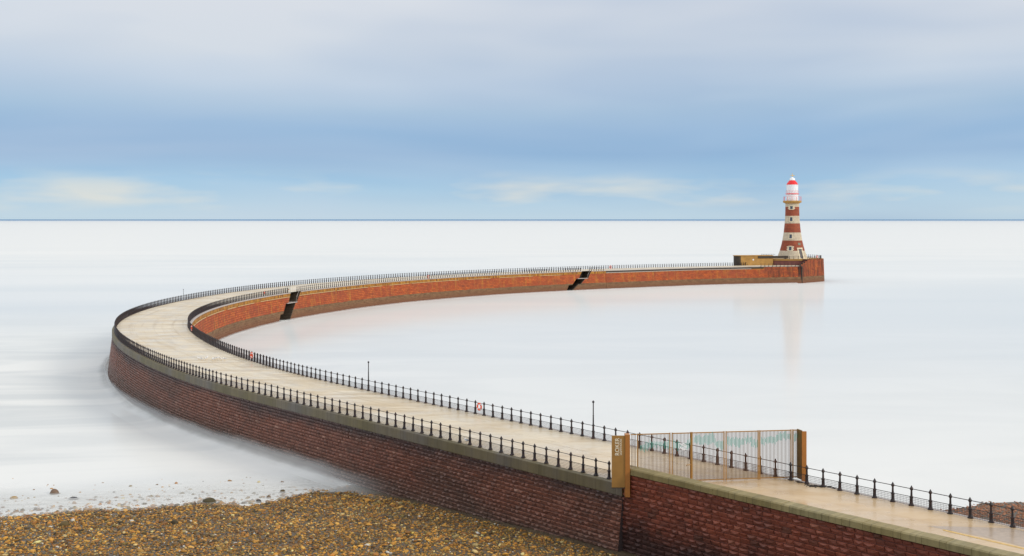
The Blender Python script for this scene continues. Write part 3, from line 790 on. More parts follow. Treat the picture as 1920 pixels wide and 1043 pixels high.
# pierhead railings
class PC: pass
def polycurve(pts):
    a = [0]; out = [np.array(pts[0], float)]
    for p_, q in zip(pts[:-1], pts[1:]):
        d = math.dist(p_, q); n = max(2, int(d/.4))
        for k in range(1, n+1): out.append(np.array(p_)+(np.array(q)-np.array(p_))*k/n); a.append(a[-1]+d/n)
    P = np.array(out); T = np.gradient(P, axis=0); T /= np.hypot(*T.T)[:, None]; return np.array(a), P, T
hc = polycurve([(108.6,431.2),(115.0,437.6),(116.6,442.5),(115.9,447.3),(113.1,452.4),(107.2,456.6)])
railing('railing', 'iron railing round the top of the pierhead to the right of the lighthouse', hc, 1, list(np.arange(.2, hc[0][-1], 1.15)), z=zt+.05, meshwire=False)
hc2 = polycurve([(97.2,433.6),(102,432.2),(107,432.2)])
railing('railing', 'iron railing on the platform edge directly in front of the lighthouse door', hc2, 1, list(np.arange(3.6, hc2[0][-1], 1.6)), z=zt, meshwire=False)
railing('railing', 'iron railing along the low walkway below the lighthouse platform', IC, 1, list(np.arange(IEND-16, IEND-1, 1.55)), z=DZ-.1, off=.3, meshwire=False)

# ------------------------------------------------------------------ LIGHTHOUSE
SL = F/LH[1]
def lz(py): return HC-(py-411)/SL
def lr(px): return px/SL
lh = root('lighthouse', LH + (zt,), 'red and white banded stone lighthouse with a white lantern room and red dome', 'lighthouse')
prof_px = [(485,28.3),(478,25.9),(470,22.9),(460,20.2),(451,18.2),(443,16.9),(436,15.8),(427,14.8),(419,14.0),(411,13.4),(405,13.1),(395,12.8),(388,12.7),(382,12.6)]
ys = np.array([p_[0] for p_ in prof_px][::-1], float); hs = np.array([p_[1] for p_ in prof_px][::-1])
def hw(y): return float(np.interp(y, ys, hs))
def rad_at(z): return lr(hw(411-(z-HC)*SL))
mb = MB()
bands = [(485,470,'w'),(470,451,'r'),(451,436,'w'),(436,419,'r'),(419,405,'w'),(405,388,'r'),(388,382,'w')]
for y1, y0, c in bands:
    mb = MB(); n = 5; d = .0 
    mb.lathe([(lr(hw(y1+(y0-y1)*k/n)), lz(y1+(y0-y1)*k/n)) for k in range(n+1)], *LH, n=48, cap=False)
    o = mb.build('tower_band', M['tred'] if c == 'r' else M['twhite'], lh, smooth=True)
    o['label'] = 'red stone band' if c == 'r' else 'pale stone band'
mb = MB(); mb.lathe([(lr(12.6),lz(382.2)),(lr(13.6),lz(381.5)),(lr(15),lz(380.7)),(lr(17),lz(380)),(lr(17.1),lz(377.2)),(lr(16.4),lz(376.6)),(lr(10),lz(376.6))], *LH, n=48, cap=False); mb.build('gallery', M['ochre'], lh)
mb = MB(); ng = 12
for k in range(ng):
    an = 2*math.pi*(k+.5)/ng; x, y = LH[0]+lr(16.3)*math.cos(an), LH[1]+lr(16.3)*math.sin(an); mb.beam((x, y, lz(377)), (x, y, lz(369)), .085)
for y in (369.3,): mb.tube([(LH[0]+lr(16.3)*math.cos(2*math.pi*k/36), LH[1]+lr(16.3)*math.sin(2*math.pi*k/36), lz(y)) for k in range(36)], .028, 5, close=True)
mb.build('gallery_railing', M['red'], lh)
mb = MB(); mb.lathe([(lr(10.9),lz(376.6)),(lr(10.9),lz(365)),(lr(11.4),lz(364.6))], *LH, n=32, cap=False); mb.build('lantern_base', M['white'], lh)
mb = MB(); mb.lathe([(lr(11),lz(364.7)),(lr(12.6),lz(364.4)),(lr(12.6),lz(363.4)),(lr(10.6),lz(363.2))], *LH, n=32, cap=False); mb.build('catwalk', M['red'], lh)
mb = MB()
for k in range(14):
    an = 2*math.pi*k/14; x, y = LH[0]+lr(12.3)*math.cos(an), LH[1]+lr(12.3)*math.sin(an); mb.beam((x, y, lz(363.4)), (x, y, lz(358)), .028)
mb.tube([(LH[0]+lr(12.3)*math.cos(2*math.pi*k/28), LH[1]+lr(12.3)*math.sin(2*math.pi*k/28), lz(358.2)) for k in range(28)], .02, 4, close=True)
mb.build('catwalk_railing', M['red'], lh)
mb = MB(); mb.lathe([(lr(10.7),lz(363.2)),(lr(10.8),lz(352)),(lr(10.8),lz(346.8)),(lr(10.2),lz(346.4))], *LH, n=32, cap=False); mb.build('lantern_room', M['white'], lh)
mb = MB()
for k in range(16):
    an = 2*math.pi*(k+.3)/16
    for d_ in (0, 1):
        an2 = an + (2*math.pi/16)*(1 if d_ else -1)*.95
        r_ = lr(10.75)+.03; p0 = (LH[0]+r_*math.cos(an), LH[1]+r_*math.sin(an), lz(362.8)); p1 = (LH[0]+r_*math.cos(an2), LH[1]+r_*math.sin(an2), lz(347.2))
        mb.beam(p0, p1, .05)
mb.build('glazing_bars', mat('grey_white_paint', (.72,.73,.76), .4, var=0)[0], lh)
mb = MB(); mb.lathe([(lr(10.7),lz(346.6)),(lr(10.3),lz(345.4)),(lr(9),lz(343)),(lr(7),lz(340.4)),(lr(4.9),lz(338.2))], *LH, n=32, cap=False); mb.build('dome', M['red'], lh, smooth=True)
mb = MB(); mb.lathe([(lr(5.2),lz(338.4)),(lr(5.2),lz(335.6)),(lr(4.4),lz(334.6)),(lr(2.2),lz(333.2)),(lr(.9),lz(332.4)),(.05,lz(332))], *LH, n=20, cap=False); mb.build('cupola', M['white'], lh, smooth=True)
mb = MB(); mb.beam(LH+(lz(332.6),), LH+(lz(325.2),), .18); mb.beam((LH[0]-.85, LH[1], lz(329.4)), (LH[0]+.85, LH[1], lz(329.4)), .16)
mb.lathe([(.05,lz(329.6)-.25),(.28,lz(329.5)),(.05,lz(329.4)+.3)], *LH, n=8); mb.poly([(LH[0]+.4, LH[1]-.06, lz(329.4)-.25),(LH[0]+.95, LH[1]-.06, lz(329.4)),(LH[0]+.4, LH[1]-.06, lz(329.4)+.25)])
mb.build('weather_vane', M['gold'], lh)
def on_tower(theta, z, out=0):  # theta from the camera-facing direction, positive to the right
    base = math.atan2(-LH[1], -LH[0]); r_ = rad_at(z)+out; an = base + theta
    return (LH[0]+r_*math.cos(an), LH[1]+r_*math.sin(an), z)
def patch(mb, th, w, z0, z1, out, thick=.25):
    n = 4
    def row(z, o): return [on_tower(th + (k/n-.5)*w/rad_at(z), z, o) for k in range(n+1)]
    a, b, a2, b2 = row(z0, out), row(z1, out), row(z0, out-thick), row(z1, out-thick)
    for k in range(n):
        mb.quad(a[k], a[k+1], b[k+1], b[k]); mb.quad(b[k], b[k+1], b2[k+1], b2[k]); mb.quad(a[k+1], a[k], a2[k], a2[k+1])
    mb.quad(a[0], b[0], b2[0], a2[0]); mb.quad(b[n], a[n], a2[n], b2[n])
def thx(px, y): return math.asin(max(-1, min(1, (px-1485.5)/hw(y))))
for px, y0, y1, q in ((1484,386.8,392.2,1),(1483.6,407.6,414.8,0),(1482.6,439.5,446.8,0),(1481.8,462.2,469.2,1)):
    th = thx(px, (y0+y1)/2); zz0, zz1 = lz(y1), lz(y0)
    mb = MB(); w = 1.05
    patch(mb, th-.5*w/rad_at(zz0)-.02, .22, zz0, zz1, .12); patch(mb, th+.5*w/rad_at(zz0)+.02, .22, zz0, zz1, .12)
    patch(mb, th, 1.5, zz1, zz1+.28, .16); patch(mb, th, 1.45, zz0-.25, zz0, .16)
    if q:
        for k in range(4):
            zz = zz0-.2+(zz1-zz0+.3)*k/4; ww = 2.7 if k % 2 else 2.1
            for s in (-1, 1): patch(mb, th+s*(ww/2-.28)/rad_at(zz), .56, zz, zz+(zz1-zz0+.3)/4, .06)
    wf = mb.build('window', M['quoin'], lh)
    mb = MB(); patch(mb, th, w*1.2, zz0, zz1, .06); g = mb.build('pane', M['glass'], wf)
# door
th = thx(1500.8, 474); mb = MB(); zd0 = zt+.05; zd1 = lz(466.5)
# the jambs lean back with the tower
for s in (-1, 1):
    for k in range(6):
        za, zb_ = zd0+(zd1-zd0)*k/6, zd0+(zd1-zd0)*(k+1)/6; patch(mb, th+s*(.95)/rad_at(za), .42 if k % 2 else .62, za, zb_, .14)
patch(mb, th, 2.5, zd1, zd1+.45, .16)
dr = mb.build('doorway', M['quoin'], lh)
mb = MB(); patch(mb, th+.02, 1.5, zd0, zd1, .06); mb.build('door', mat('dark_door_paint', (.05,.04,.045), .5)[0], dr)
mb = MB(); patch(mb, thx(1498, 457), 1.1, lz(459.4), lz(455.2), .1); mb.build('plaque', mat('verdigris_plaque', (.16,.17,.11), .5)[0], lh)
# stone doorstep slab round the foot
mb = MB(); mb.lathe([(lr(28.5)+.5, zt+.02), (lr(28.5)+.5, zt+.2), (lr(28.2), zt+.24)], *LH, n=40, cap=False); mb.build('plinth', M['quoin'], lh)

# ------------------------------------------------------------------ life rings and small things
def life_ring(x, y, z, rz, r, label, tilt=0):
    rt = root('life_ring', (x, y, z), label, 'life ring', 'orange life rings hung on the railings'); rt.rotation_euler = (0, tilt, rz)
    mb = MB(); mb.tube([(x+r*math.cos(k*math.pi/10), y, z+r*math.sin(k*math.pi/10)) for k in range(20)], r*.28, 7, close=True); mb.build('ring', M['ring'], rt, smooth=True)
    mb = MB()
    for k in range(4):
        a = math.pi/4+k*math.pi/2; mb.tube([(x+r*math.cos(a+d), y, z+r*math.sin(a+d)) for d in (-.12, .12)], r*.31, 7)
    mb.build('white_band', M['white'], rt)
def on_rail(C, side, px, lo, hi, off): a = arc_at_px(C, px, lo, hi); return at(C, a, off, side), ang(C, a)
for C, side, px, lo, hi, zo, r, lab in (
    (IC,1,900,10,80,.72,.27,'orange life ring hung on the harbour railing, nearest the camera'),
    (IC,1,474,70,140,.75,.3,'orange life ring on the harbour railing at the start of the bend, above the water'),
    (IC,1,360,120,150,.7,.33,'orange life ring at the tightest point of the inner bend'),
    (IC,1,378,165,200,.5,.33,'orange life ring just past the inner bend, above the pale ledge'),
    (IC,1,505,200,235,.75,.35,'red life ring on the railing shortly before the first dark stairway'),
    (IC,1,805,280,330,.5,.4,'small red life ring midway along the railing between the two stairways'),
    (OC,-1,1144,360,400,.5,.42,'small red life ring on the far railing just right of the second stairway')):
    (x, y), an = on_rail(C, side, px, lo, hi, -.14)
    life_ring(x, y, DZ+zo, an, r, lab)
life_ring(113.2, 435.3, zt+.8, .7, .4, 'red life ring on the pierhead railing right of the lighthouse')

def gull(x, y, z, rz, label, first=[None]):
    if first[0] is None:
        rt = root('seagull', (0, 0, 0), label, 'seagull', 'seagulls standing on the deck')
        mb = MB(); ring = [(-.28,.02,.3),(-.2,.05,.28),(-.08,.085,.25),(.05,.09,.25),(.13,.06,.29),(.18,.045,.36),(.23,.045,.4),(.28,.01,.39)]
        i = 0
        for k, (xx, rr, zz) in enumerate(ring):
            for t_ in range(8): a = t_*math.pi/4; mb.v.append((xx, rr*math.cos(a), zz+rr*math.sin(a)))
        for k in range(len(ring)-1):
            for t_ in range(8): u = (t_+1) % 8; mb.f.append((k*8+t_, (k+1)*8+t_, (k+1)*8+u, k*8+u)); mb.uv.append(None)
        mb.build('body', M['white'], rt, smooth=True)
        for s in (-1, 1):
            mb = MB(); mb.prism([(-.36, s*.03), (-.1, s*.1), (.06, s*.095), (.08, s*.05)][::s], .29, .33); mb.build('wing', mat('grey_feather', (.5,.52,.55), .7, var=0)[0], rt)
            mb = MB(); mb.tube([(0, s*.04, 0), (0, s*.04, .2)], .008, 5); mb.build('leg', M['cream_paint'], rt)
        mb = MB(); mb.lathe([(.018, 0), (.001, .07)], n=5); mb.v = [(.27+c, a, .39+b_) for a, b_, c in mb.v]; mb.build('beak', M['cream_paint'], rt)
        first[0] = rt
    else:
        src = first[0]; rt = src.copy(); col.objects.link(rt)
        for ch in src.children: c = ch.copy(); col.objects.link(c); c.parent = rt
    rt.location = (x, y, z); rt.rotation_euler = (0, 0, rz); rt['label'] = label
gl = 'white seagull in the small flock standing on the deck at the bend'
for k, (px, py) in enumerate([(373,675.5),(379,677),(385,676),(388,674.5),(399,677.5),(403,677),(407,675),(412,675.5),(415,677),(421,676.5)]):
    x, y = un(px, py); gull(x, y, DZ, rng.uniform(0, 6), gl)
x, y = un(875, 832); gull(x, y, DZ, 2.4, 'single seagull standing on the deck beside the seaward railing')

# seaweed on the wet deck
mb = MB(); rr_ = random.Random(2)
for px, py, n in ((1520, 911, 12), (1530, 913, 14), (1540, 912.5, 12), (1562, 915, 6), (1500, 905, 6), (1550, 913, 6)):
    for k in range(n):
        x, y = un(px+rr_.uniform(-6, 6), py+rr_.uniform(-.8, .8)); a = rr_.uniform(0, 6); l = rr_.uniform(.08, .2)
        mb.tube([(x, y, DZ+.015), (x+l*math.cos(a), y+l*math.sin(a), DZ+.05), (x+2*l*math.cos(a+.5), y+2*l*math.sin(a+.5), DZ+.01)], .02, 4)
tag(mb.build('seaweed', M['weed'], origin=un(1530, 912)+(DZ,)), 'dark strands of seaweed lying on the wet deck beside the bronze gates', 'seaweed', kind='stuff')

# ------------------------------------------------------------------ SEA, BEACH
def shoreD(X): return np.where(np.asarray(X) > 15, 82.2 + (np.asarray(X)-15)*.45, 89.6 + (np.asarray(X)+39)*.11) + np.where(np.asarray(X) < 15, 7.5*np.clip((np.asarray(X)+21)/8., 0, 1), 0) + 1.0*np.sin(X*.23+1) + .5*np.sin(X*.71)
def nz(X, Y, s, seed):
    r = np.random.default_rng(seed); o = 0
    for k in range(6):
        a = r.uniform(0, 6.28); f_ = s*r.uniform(.6, 1.6); o = o + np.sin((X*np.cos(a)+Y*np.sin(a))*f_ + r.uniform(0, 6.28))
    return o/6
def beach_z(X, Y):
    d = shoreD(X)-Y
    return .68 + np.where(d > 0, .045*d, .07*d) + .05*nz(X, Y, .8, 1) + .035*nz(X, Y, 2.2, 2)
def sea_z(X, Y):
    t_ = np.clip((150-Y)/55., 0, 1); t_ = t_*t_*(3-2*t_); return .66*t_
def gridmesh(name, xs, ys_, zf, matl, smooth=True):
    X, Y = np.meshgrid(xs, ys_); Z = zf(X, Y); n, m_ = X.shape
    V = np.stack([X, Y, Z], -1).reshape(-1, 3)
    i = np.arange(n*m_).reshape(n, m_); Fq = np.stack([i[:-1, :-1], i[:-1, 1:], i[1:, 1:], i[1:, :-1]], -1).reshape(-1, 4)
    me = bpy.data.meshes.new(name); me.vertices.add(len(V)); me.vertices.foreach_set('co', V.reshape(-1))
    me.loops.add(Fq.size); me.loops.foreach_set('vertex_index', Fq.reshape(-1)); me.polygons.add(len(Fq))
    me.polygons.foreach_set('loop_start', np.arange(len(Fq))*4); me.polygons.foreach_set('loop_total', np.full(len(Fq), 4))
    me.update(calc_edges=True); me.polygons.foreach_set('use_smooth', [smooth]*len(Fq)); me.materials.append(matl)
    o = bpy.data.objects.new(name, me); col.objects.link(o); return o
# sea material: long-exposure milky water
def water(name, alpha=None, diffuse_only=False):
    m, t, b = mat(name, var=0); L = t.nt.links; p = posnode(t)
    s1 = t.noise(t.vmul(p, (.004, .012, 0)), 1.0, 3, .45, .8)
    s2 = t.noise(t.vmul(p, (.018, .05, 0)), 1.0, 4, .5, 1.5)
    c = t.ramp(s1, [(.3, (.67,.69,.685)), (.55, (.735,.74,.72)), (.75, (.78,.775,.75))])
    sp_ = t.n('ShaderNodeSeparateXYZ', ins={0: p})
    c = t.mix(t.ramp(t.math('MULTIPLY', sp_.outputs[1], .0002), [(.09, 0.), (.22, 1.)]), c, (.735,.74,.725))
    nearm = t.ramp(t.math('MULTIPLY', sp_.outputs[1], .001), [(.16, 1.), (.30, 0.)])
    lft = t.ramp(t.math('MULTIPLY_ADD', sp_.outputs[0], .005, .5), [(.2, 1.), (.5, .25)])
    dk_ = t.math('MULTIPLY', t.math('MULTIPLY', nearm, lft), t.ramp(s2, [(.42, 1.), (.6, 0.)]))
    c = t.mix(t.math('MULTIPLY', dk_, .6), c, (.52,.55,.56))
    # open water far out is blue, beyond the calm milky bay
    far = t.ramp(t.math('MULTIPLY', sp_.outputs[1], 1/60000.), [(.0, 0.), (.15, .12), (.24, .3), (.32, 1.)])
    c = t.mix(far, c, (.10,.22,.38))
    L.new(c, b.inputs['Base Color']); b.inputs['Roughness'].default_value = .13
    b.inputs['Specular IOR Level'].default_value = .5; b.inputs['IOR'].default_value = 1.33
    df = t.n('ShaderNodeBsdfDiffuse'); L.new(c, df.inputs[0])
    mx = t.n('ShaderNodeMixShader'); L.new(b.outputs[0], mx.inputs[2]); L.new(df.outputs[0], mx.inputs[1])
    gl = t.ramp(t.math('MULTIPLY', sp_.outputs[1], .001), [(.22, .58), (.34, .45), (.46, .3), (.8, .12)])
    gx = t.ramp(t.math('MULTIPLY_ADD', sp_.outputs[0], .01, 1.), [(.42, .25), (.58, 1.)]); gx = t.math('MAXIMUM', gx, t.ramp(t.math('MULTIPLY', sp_.outputs[1], .001), [(.2, 0.), (.3, 1.)])); gy = t.ramp(t.math('MULTIPLY', sp_.outputs[1], .001), [(.115, .35), (.19, 1.)])
    gl = t.math('MULTIPLY', gl, t.math('MULTIPLY', gx, gy))
    L.new(t.math('MAXIMUM', gl, t.math('MULTIPLY', far, .6)), mx.inputs[0])
    sh = mx.outputs[0]
    if alpha is not None:
        tr = t.n('ShaderNodeBsdfTransparent'); m3 = t.n('ShaderNodeMixShader'); L.new(alpha(t, p), m3.inputs[0]); L.new(tr.outputs[0], m3.inputs[1])
        L.new((df.outputs[0] if diffuse_only else sh), m3.inputs[2]); sh = m3.outputs[0]
    L.new(sh, m.node_tree.nodes['Material Output'].inputs[0])
    return m
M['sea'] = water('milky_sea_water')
xs = np.concatenate([-np.geomspace(200000, 90, 40), np.arange(-80, 140, 4.), np.geomspace(150, 200000, 40)])
ys_ = np.concatenate([[-200, 0, 40], np.arange(60, 170, 2.), np.geomspace(175, 200000, 70)])
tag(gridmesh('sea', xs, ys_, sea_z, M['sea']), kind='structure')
m, t, b = mat('beach_shingle', var=0); p = posnode(t)
n = t.noise(p, 5, 6, .75); c = t.ramp(n, [(.35, (.03,.02,.012)), (.5, (.1,.07,.035)), (.62, (.15,.1,.05)), (.75, (.22,.16,.09))])
t.nt.links.new(c, b.inputs['Base Color']); b.inputs['Roughness'].default_value = .45; bump(t, b, n, 1., .15)
M['beach'] = m
tag(gridmesh('beach', np.arange(-90, 60.1, .75), np.arange(30, 112, .75), beach_z, M['beach']), kind='structure')

def misty(name, f0, f1, amp, a0, peak=1.0):
    def al(t, p):
        sp = t.n('ShaderNodeSeparateXYZ', ins={0: uvnode(t)}); v = sp.outputs[1]
        n = t.math('SUBTRACT', t.noise(t.vmul(p, (.12, .12, .5)), 1.0, 4, .6), .5)
        f = t.math('MULTIPLY_ADD', n, amp, v)
        e = t.ramp(t.math('MULTIPLY', sp.outputs[0], .01), [(a0/100, 0.), ((a0+16)/100, 1.)], 'EASE')
        return t.math('MULTIPLY', t.math('MULTIPLY', t.ramp(f, [(f0, 1.), ((f0+f1)/2, .42), (f1, 0.)], 'EASE'), peak), e)
    return water(name, al)
def mist(name, label, C, side, a0, a1, hs, matl):
    """a thin curved skirt of spray: lies on the water away from the wall and climbs it, thinning as it rises"""
    mb = MB(); n = int((a1-a0)/1.5); K = len(hs)
    for k in range(n+1):
        a = a0+(a1-a0)*k/n
        for o, h in hs:
            x, y = at(C, a, o, side); mb.v.append((x, y, float(sea_z(x, y))+h*(1-.5*min(1, max(0, (a-85)/30)))+.012))
    for k in range(n):
        for q in range(K-1):
            f = (k*K+q, k*K+q+1, (k+1)*K+q+1, (k+1)*K+q); A_a = a0+(a1-a0)*k/n; A_b = a0+(a1-a0)*(k+1)/n; u = [(A_a, q/(K-1)), (A_a, (q+1)/(K-1)), (A_b, (q+1)/(K-1)), (A_b, q/(K-1))]
            mb.f.append(f if side > 0 else f[::-1]); mb.uv.append(u if side > 0 else u[::-1])
    tag(mb.build(name, matl, smooth=True), label, 'mist', kind='stuff')
mo = misty('seaward_spray', .3, .92, .3, 33); mi = misty('harbour_spray', .35, .95, .2, 50)
mist('sea_mist', 'low white spray and mist lying on the water along the seaward wall', OC, -1, 32, OEND, [(6,-.12),(4.4,.0),(3.1,.13),(2.3,.32),(1.8,.57),(1.5,.85),(1.35,1.15),(1.25,1.5),(1.15,1.9)], mo)
mist('harbour_mist', 'thin blurred mist lying on the water along the orange inner wall', IC, 1, 50, IEND-2, [(3.2,-.05),(2.5,.0),(2.1,.04),(1.8,.1),(1.6,.18),(1.45,.3),(1.33,.45),(1.24,.62),(1.15,.85)], mi)
m, t, b = mat('shore_wash', var=0); p = posnode(t); v = t.n('ShaderNodeSeparateXYZ', ins={0: uvnode(t)}).outputs[1]
al = t.math('MULTIPLY', t.ramp(v, [(.0, 0.), (.25, .45), (.6, .6), (1., 0.)], 'EASE'), t.ramp(t.noise(t.vmul(p, (.35, 1.1, 1)), 1.0, 4, .6), [(.3, .45), (.65, 1.)]))
b.inputs['Base Color'].default_value = (.7,.7,.68,1); b.inputs['Roughness'].default_value = 1; b.inputs['Specular IOR Level'].default_value = 0; t.nt.links.new(al, b.inputs['Alpha'])
mb = MB(); X_ = np.arange(-70, -11, 1.0); D_ = (-1.0, .6, 2.2, 4, 7, 11)
for k in range(len(X_)-1):
    for q in range(5):
        P4 = [(X_[k+a_], D_[q+b_]) for a_, b_ in ((0,0),(1,0),(1,1),(0,1))]
        mb.quad(*[(float(x), float(shoreD(x))+d_, .66*min(1, max(0, (150-float(shoreD(x))-d_)/55))**.0+.13) for x, d_ in P4], [(x, (q+b_)/5) for (x, _), b_ in zip(P4, (0,0,1,1))])
tag(mb.build('shore_mist', m), 'blurred milky wash hanging over the stones at the shoreline', 'mist', kind='stuff')

def ico(sub):
    import bmesh
    bm = bmesh.new(); bmesh.ops.create_icosphere(bm, subdivisions=sub, radius=1)
    V = np.array([v.co[:] for v in bm.verts]); Fc = np.array([[v.index for v in f.verts] for f in bm.faces]); bm.free(); return V, Fc
PAL = np.array([(.42,.23,.05),(.36,.19,.045),(.5,.3,.09),(.28,.13,.035),(.2,.09,.03),(.13,.08,.035),(.06,.04,.02),(.05,.042,.035),(.3,.25,.16),(.55,.45,.28),(.17,.13,.05),(.34,.16,.04)])
PW = np.array([15,14,11,9,7,7,7,3,5,4,11,5.]); PW /= PW.sum()
m, t, b = mat('wet_pebbles', var=0); p = posnode(t); at_ = t.n('ShaderNodeAttribute', attribute_name='Col')
c = t.mix(t.ramp(t.noise(p, 12, 4, .7), [(.35, 0.), (.7, .4)]), at_.outputs['Color'], (.08,.05,.02))
t.nt.links.new(c, b.inputs['Base Color']); b.inputs['Roughness'].default_value = .55; b.inputs['Specular IOR Level'].default_value = .25
M['pebble'] = m
def pebbles(name, P, S, sub, colors, seed):
    r = np.random.default_rng(seed); V, Fc = ico(sub); N = len(P); nv = len(V)
    jit = 1 + r.uniform(-.2, .2, (N, nv, 1))
    sc3 = S[:, None]*np.stack([r.uniform(.8, 1.3, N), r.uniform(.6, 1., N), r.uniform(.4, .7, N)], 1)
    W = V[None]*jit*sc3[:, None, :]
    a = r.uniform(0, 6.28, N); ca, sa = np.cos(a)[:, None], np.sin(a)[:, None]
    tl = r.uniform(-.4, .4, N)[:, None]; z2 = W[..., 2]*np.cos(tl)+W[..., 0]*np.sin(tl); x2 = W[..., 0]*np.cos(tl)-W[..., 2]*np.sin(tl)
    X = x2*ca - W[..., 1]*sa; Y = x2*sa + W[..., 1]*ca
    W = np.stack([X, Y, z2], -1) + P[:, None, :]
    FF = (Fc[None] + (np.arange(N)*nv)[:, None, None]).reshape(-1, 3)
    me = bpy.data.meshes.new(name); me.vertices.add(N*nv); me.vertices.foreach_set('co', W.reshape(-1))
    me.loops.add(FF.size); me.loops.foreach_set('vertex_index', FF.reshape(-1)); me.polygons.add(len(FF))
    me.polygons.foreach_set('loop_start', np.arange(len(FF))*3); me.polygons.foreach_set('loop_total', np.full(len(FF), 3)); me.update(calc_edges=True)
    me.polygons.foreach_set('use_smooth', [True]*len(FF))
    A = me.attributes.new('Col', 'FLOAT_COLOR', 'POINT'); cc = np.concatenate([colors, np.ones((N, 1))], 1); A.data.foreach_set('color', np.repeat(cc, nv, 0).reshape(-1))
    me.materials.append(M['pebble']); o = bpy.data.objects.new(name, me); col.objects.link(o); return o
def wallX(Y):  # outer face of the pier: pebbles stay left of it
    return np.interp(Y, OC[1][:120+90, 1], OC[1][:120+90, 0]) - 1.9
def scatter(N, x0, x1, y0, y1, smin, smax, seed, fringe=False, right=False):
    r = np.random.default_rng(seed); X = r.uniform(x0, x1, N); Y = r.uniform(y0, y1, N)
    S = smin*(smax/smin)**(r.random(N)**2.2)
    d = shoreD(X)-Y
    if fringe: k = (d < .5) & (r.random(N) < np.exp(d*.42))
    else: k = d - 4.2*np.clip((X+19)/8., 0, 1) > -.4 - .9*r.random(N)
    if not right: k &= X < wallX(Y)
    X, Y, S = X[k], Y[k], S[k]
    Z = np.maximum(beach_z(X, Y), sea_z(X, Y)-.03 if fringe else -9)
    ci = r.choice(len(PAL), len(X), p=PW); C = PAL[ci]*np.array([1.2, 1.08, .7])*r.uniform(.45, 1.5, (len(X), 1))
    # grey-brown patchiness across the beach
    g = np.clip(nz(X, Y, .25, 8)*.8+.35, 0, .8)[:, None]; C = C*(1-g*.2) + g*.2*np.array([.14,.12,.09])
    C = C*(1 + .25*nz(X, Y*2.2, .55, 12) + .2*nz(X, Y*1.5, 1.6, 13))[:, None]
    C = np.where((r.random(len(X)) < .012)[:, None], np.array([.6,.57,.5]), C)
    return np.stack([X, Y, Z+S*.15], 1), S, np.clip(C, .01, .8)
Ps, Ss, Cs = scatter(52000, -48, 12, 64, 98, .065, .13, 1)
o1 = pebbles('pebbles', Ps, Ss, 1, Cs, 2); tag(o1, 'ochre and brown pebbles covering the beach left of the pier', 'pebbles', kind='stuff')
Ps, Ss, Cs = scatter(4200, -48, 12, 66, 96, .1, .23, 3)
tag(pebbles('cobbles', Ps, Ss*1.0, 2, Cs, 4), 'larger cobbles scattered among the ochre pebbles of the beach', 'cobbles', kind='stuff')
Ps, Ss, Cs = scatter(15000, -50, 4, 86, 104, .06, .22, 5, fringe=True)
tag(pebbles('washed_stones', Ps, Ss, 2, Cs*.9, 6), 'scattered stones half covered by the misty water at the shoreline', 'stones', kind='stuff')
r5 = np.random.default_rng(9)
X = r5.uniform(26, 60, 26000); Y = r5.uniform(60, 104, 26000); k = Y < shoreD(X)+r5.normal(0, .5, 26000); X, Y = X[k], Y[k]
C = np.array([(.34,.15,.08)])*r5.uniform(.5, 1.4, (len(X), 1)); tag(pebbles('harbour_pebbles', np.stack([X, Y, beach_z(X, Y)], 1), np.full(len(X), .11), 1, C, 7), 'reddish shingle seen through the railing at the right edge', 'pebbles', kind='stuff')
# single rocks standing in the shallows
for px, py, w, h, cl, lab in (
    (102, 926, 17, 10, (.2,.13,.09), 'rounded brown boulder standing alone in the shallows at far left'),
    (138, 936, 19, 4.5, (.05,.055,.07), 'flat blue grey rock lying in the shallows right of the brown boulder'),
    (26, 935, 15, 5, (.4,.26,.1), 'flat yellow rock in the shallows at the left edge'),
    (393, 943, 26, 10, (.06,.05,.02), 'big dark mossy rock at the water edge, widest of the shoreline rocks'),
    (530, 924, 11, 7, (.09,.065,.03), 'small dark rock in the shallows, nearest the pier wall'),
    (504, 934, 9, 6, (.16,.1,.05), 'small brown rock between the mossy rock and the pier wall'),
    (530, 926.5+3, 9, 4, (.2,.12,.05), 'low tan rock just below the small dark rock by the pier'),
    (485, 942, 11, 6, (.05,.05,.05), 'blackish rock at the pebble edge right of the mossy rock'),
    (121, 986, 18, 10, (.12,.085,.03), 'olive brown cobble standing out among pebbles at lower left'),
    (327, 982, 14, 8, (.05,.04,.02), 'dark round cobble among the pebbles below the mossy rock'),
    (838, 1014, 10, 7, (.035,.02,.025), 'dark purple cobble on the beach below the middle of the pier wall')):
    s = F/90; zg = .7
    for _ in range(6):
        X, Y = un(px, py, zg); zg = float(max(beach_z(np.array(X), np.array(Y)), sea_z(np.array(X), np.array(Y))))
    s = F/Y; V, Fc = ico(3); r_ = np.random.default_rng(int(px)); q = V*1.0
    q = q*(1 + .14*nz(V[:, :1]*2, V[:, 1:2]*2+V[:, 2:]*3, 1.3, int(px)) + r_.uniform(-.035, .035, (len(V), 1)))
    q = q*np.array([w/s/2, w/s/2*.8, h/s*.75]); me = bpy.data.meshes.new('rock'); me.from_pydata((q + np.array([0, 0, h/s*.15])).tolist(), [], Fc.tolist())
    A = me.attributes.new('Col', 'FLOAT_COLOR', 'POINT'); A.data.foreach_set('color', np.tile(np.array(cl+(1,)), len(V))); me.materials.append(M['pebble']); me.polygons.foreach_set('use_smooth', [True]*len(Fc))
    o = bpy.data.objects.new('rock', me); col.objects.link(o); o.location = (X, Y, zg); tag(o, lab, 'rock')

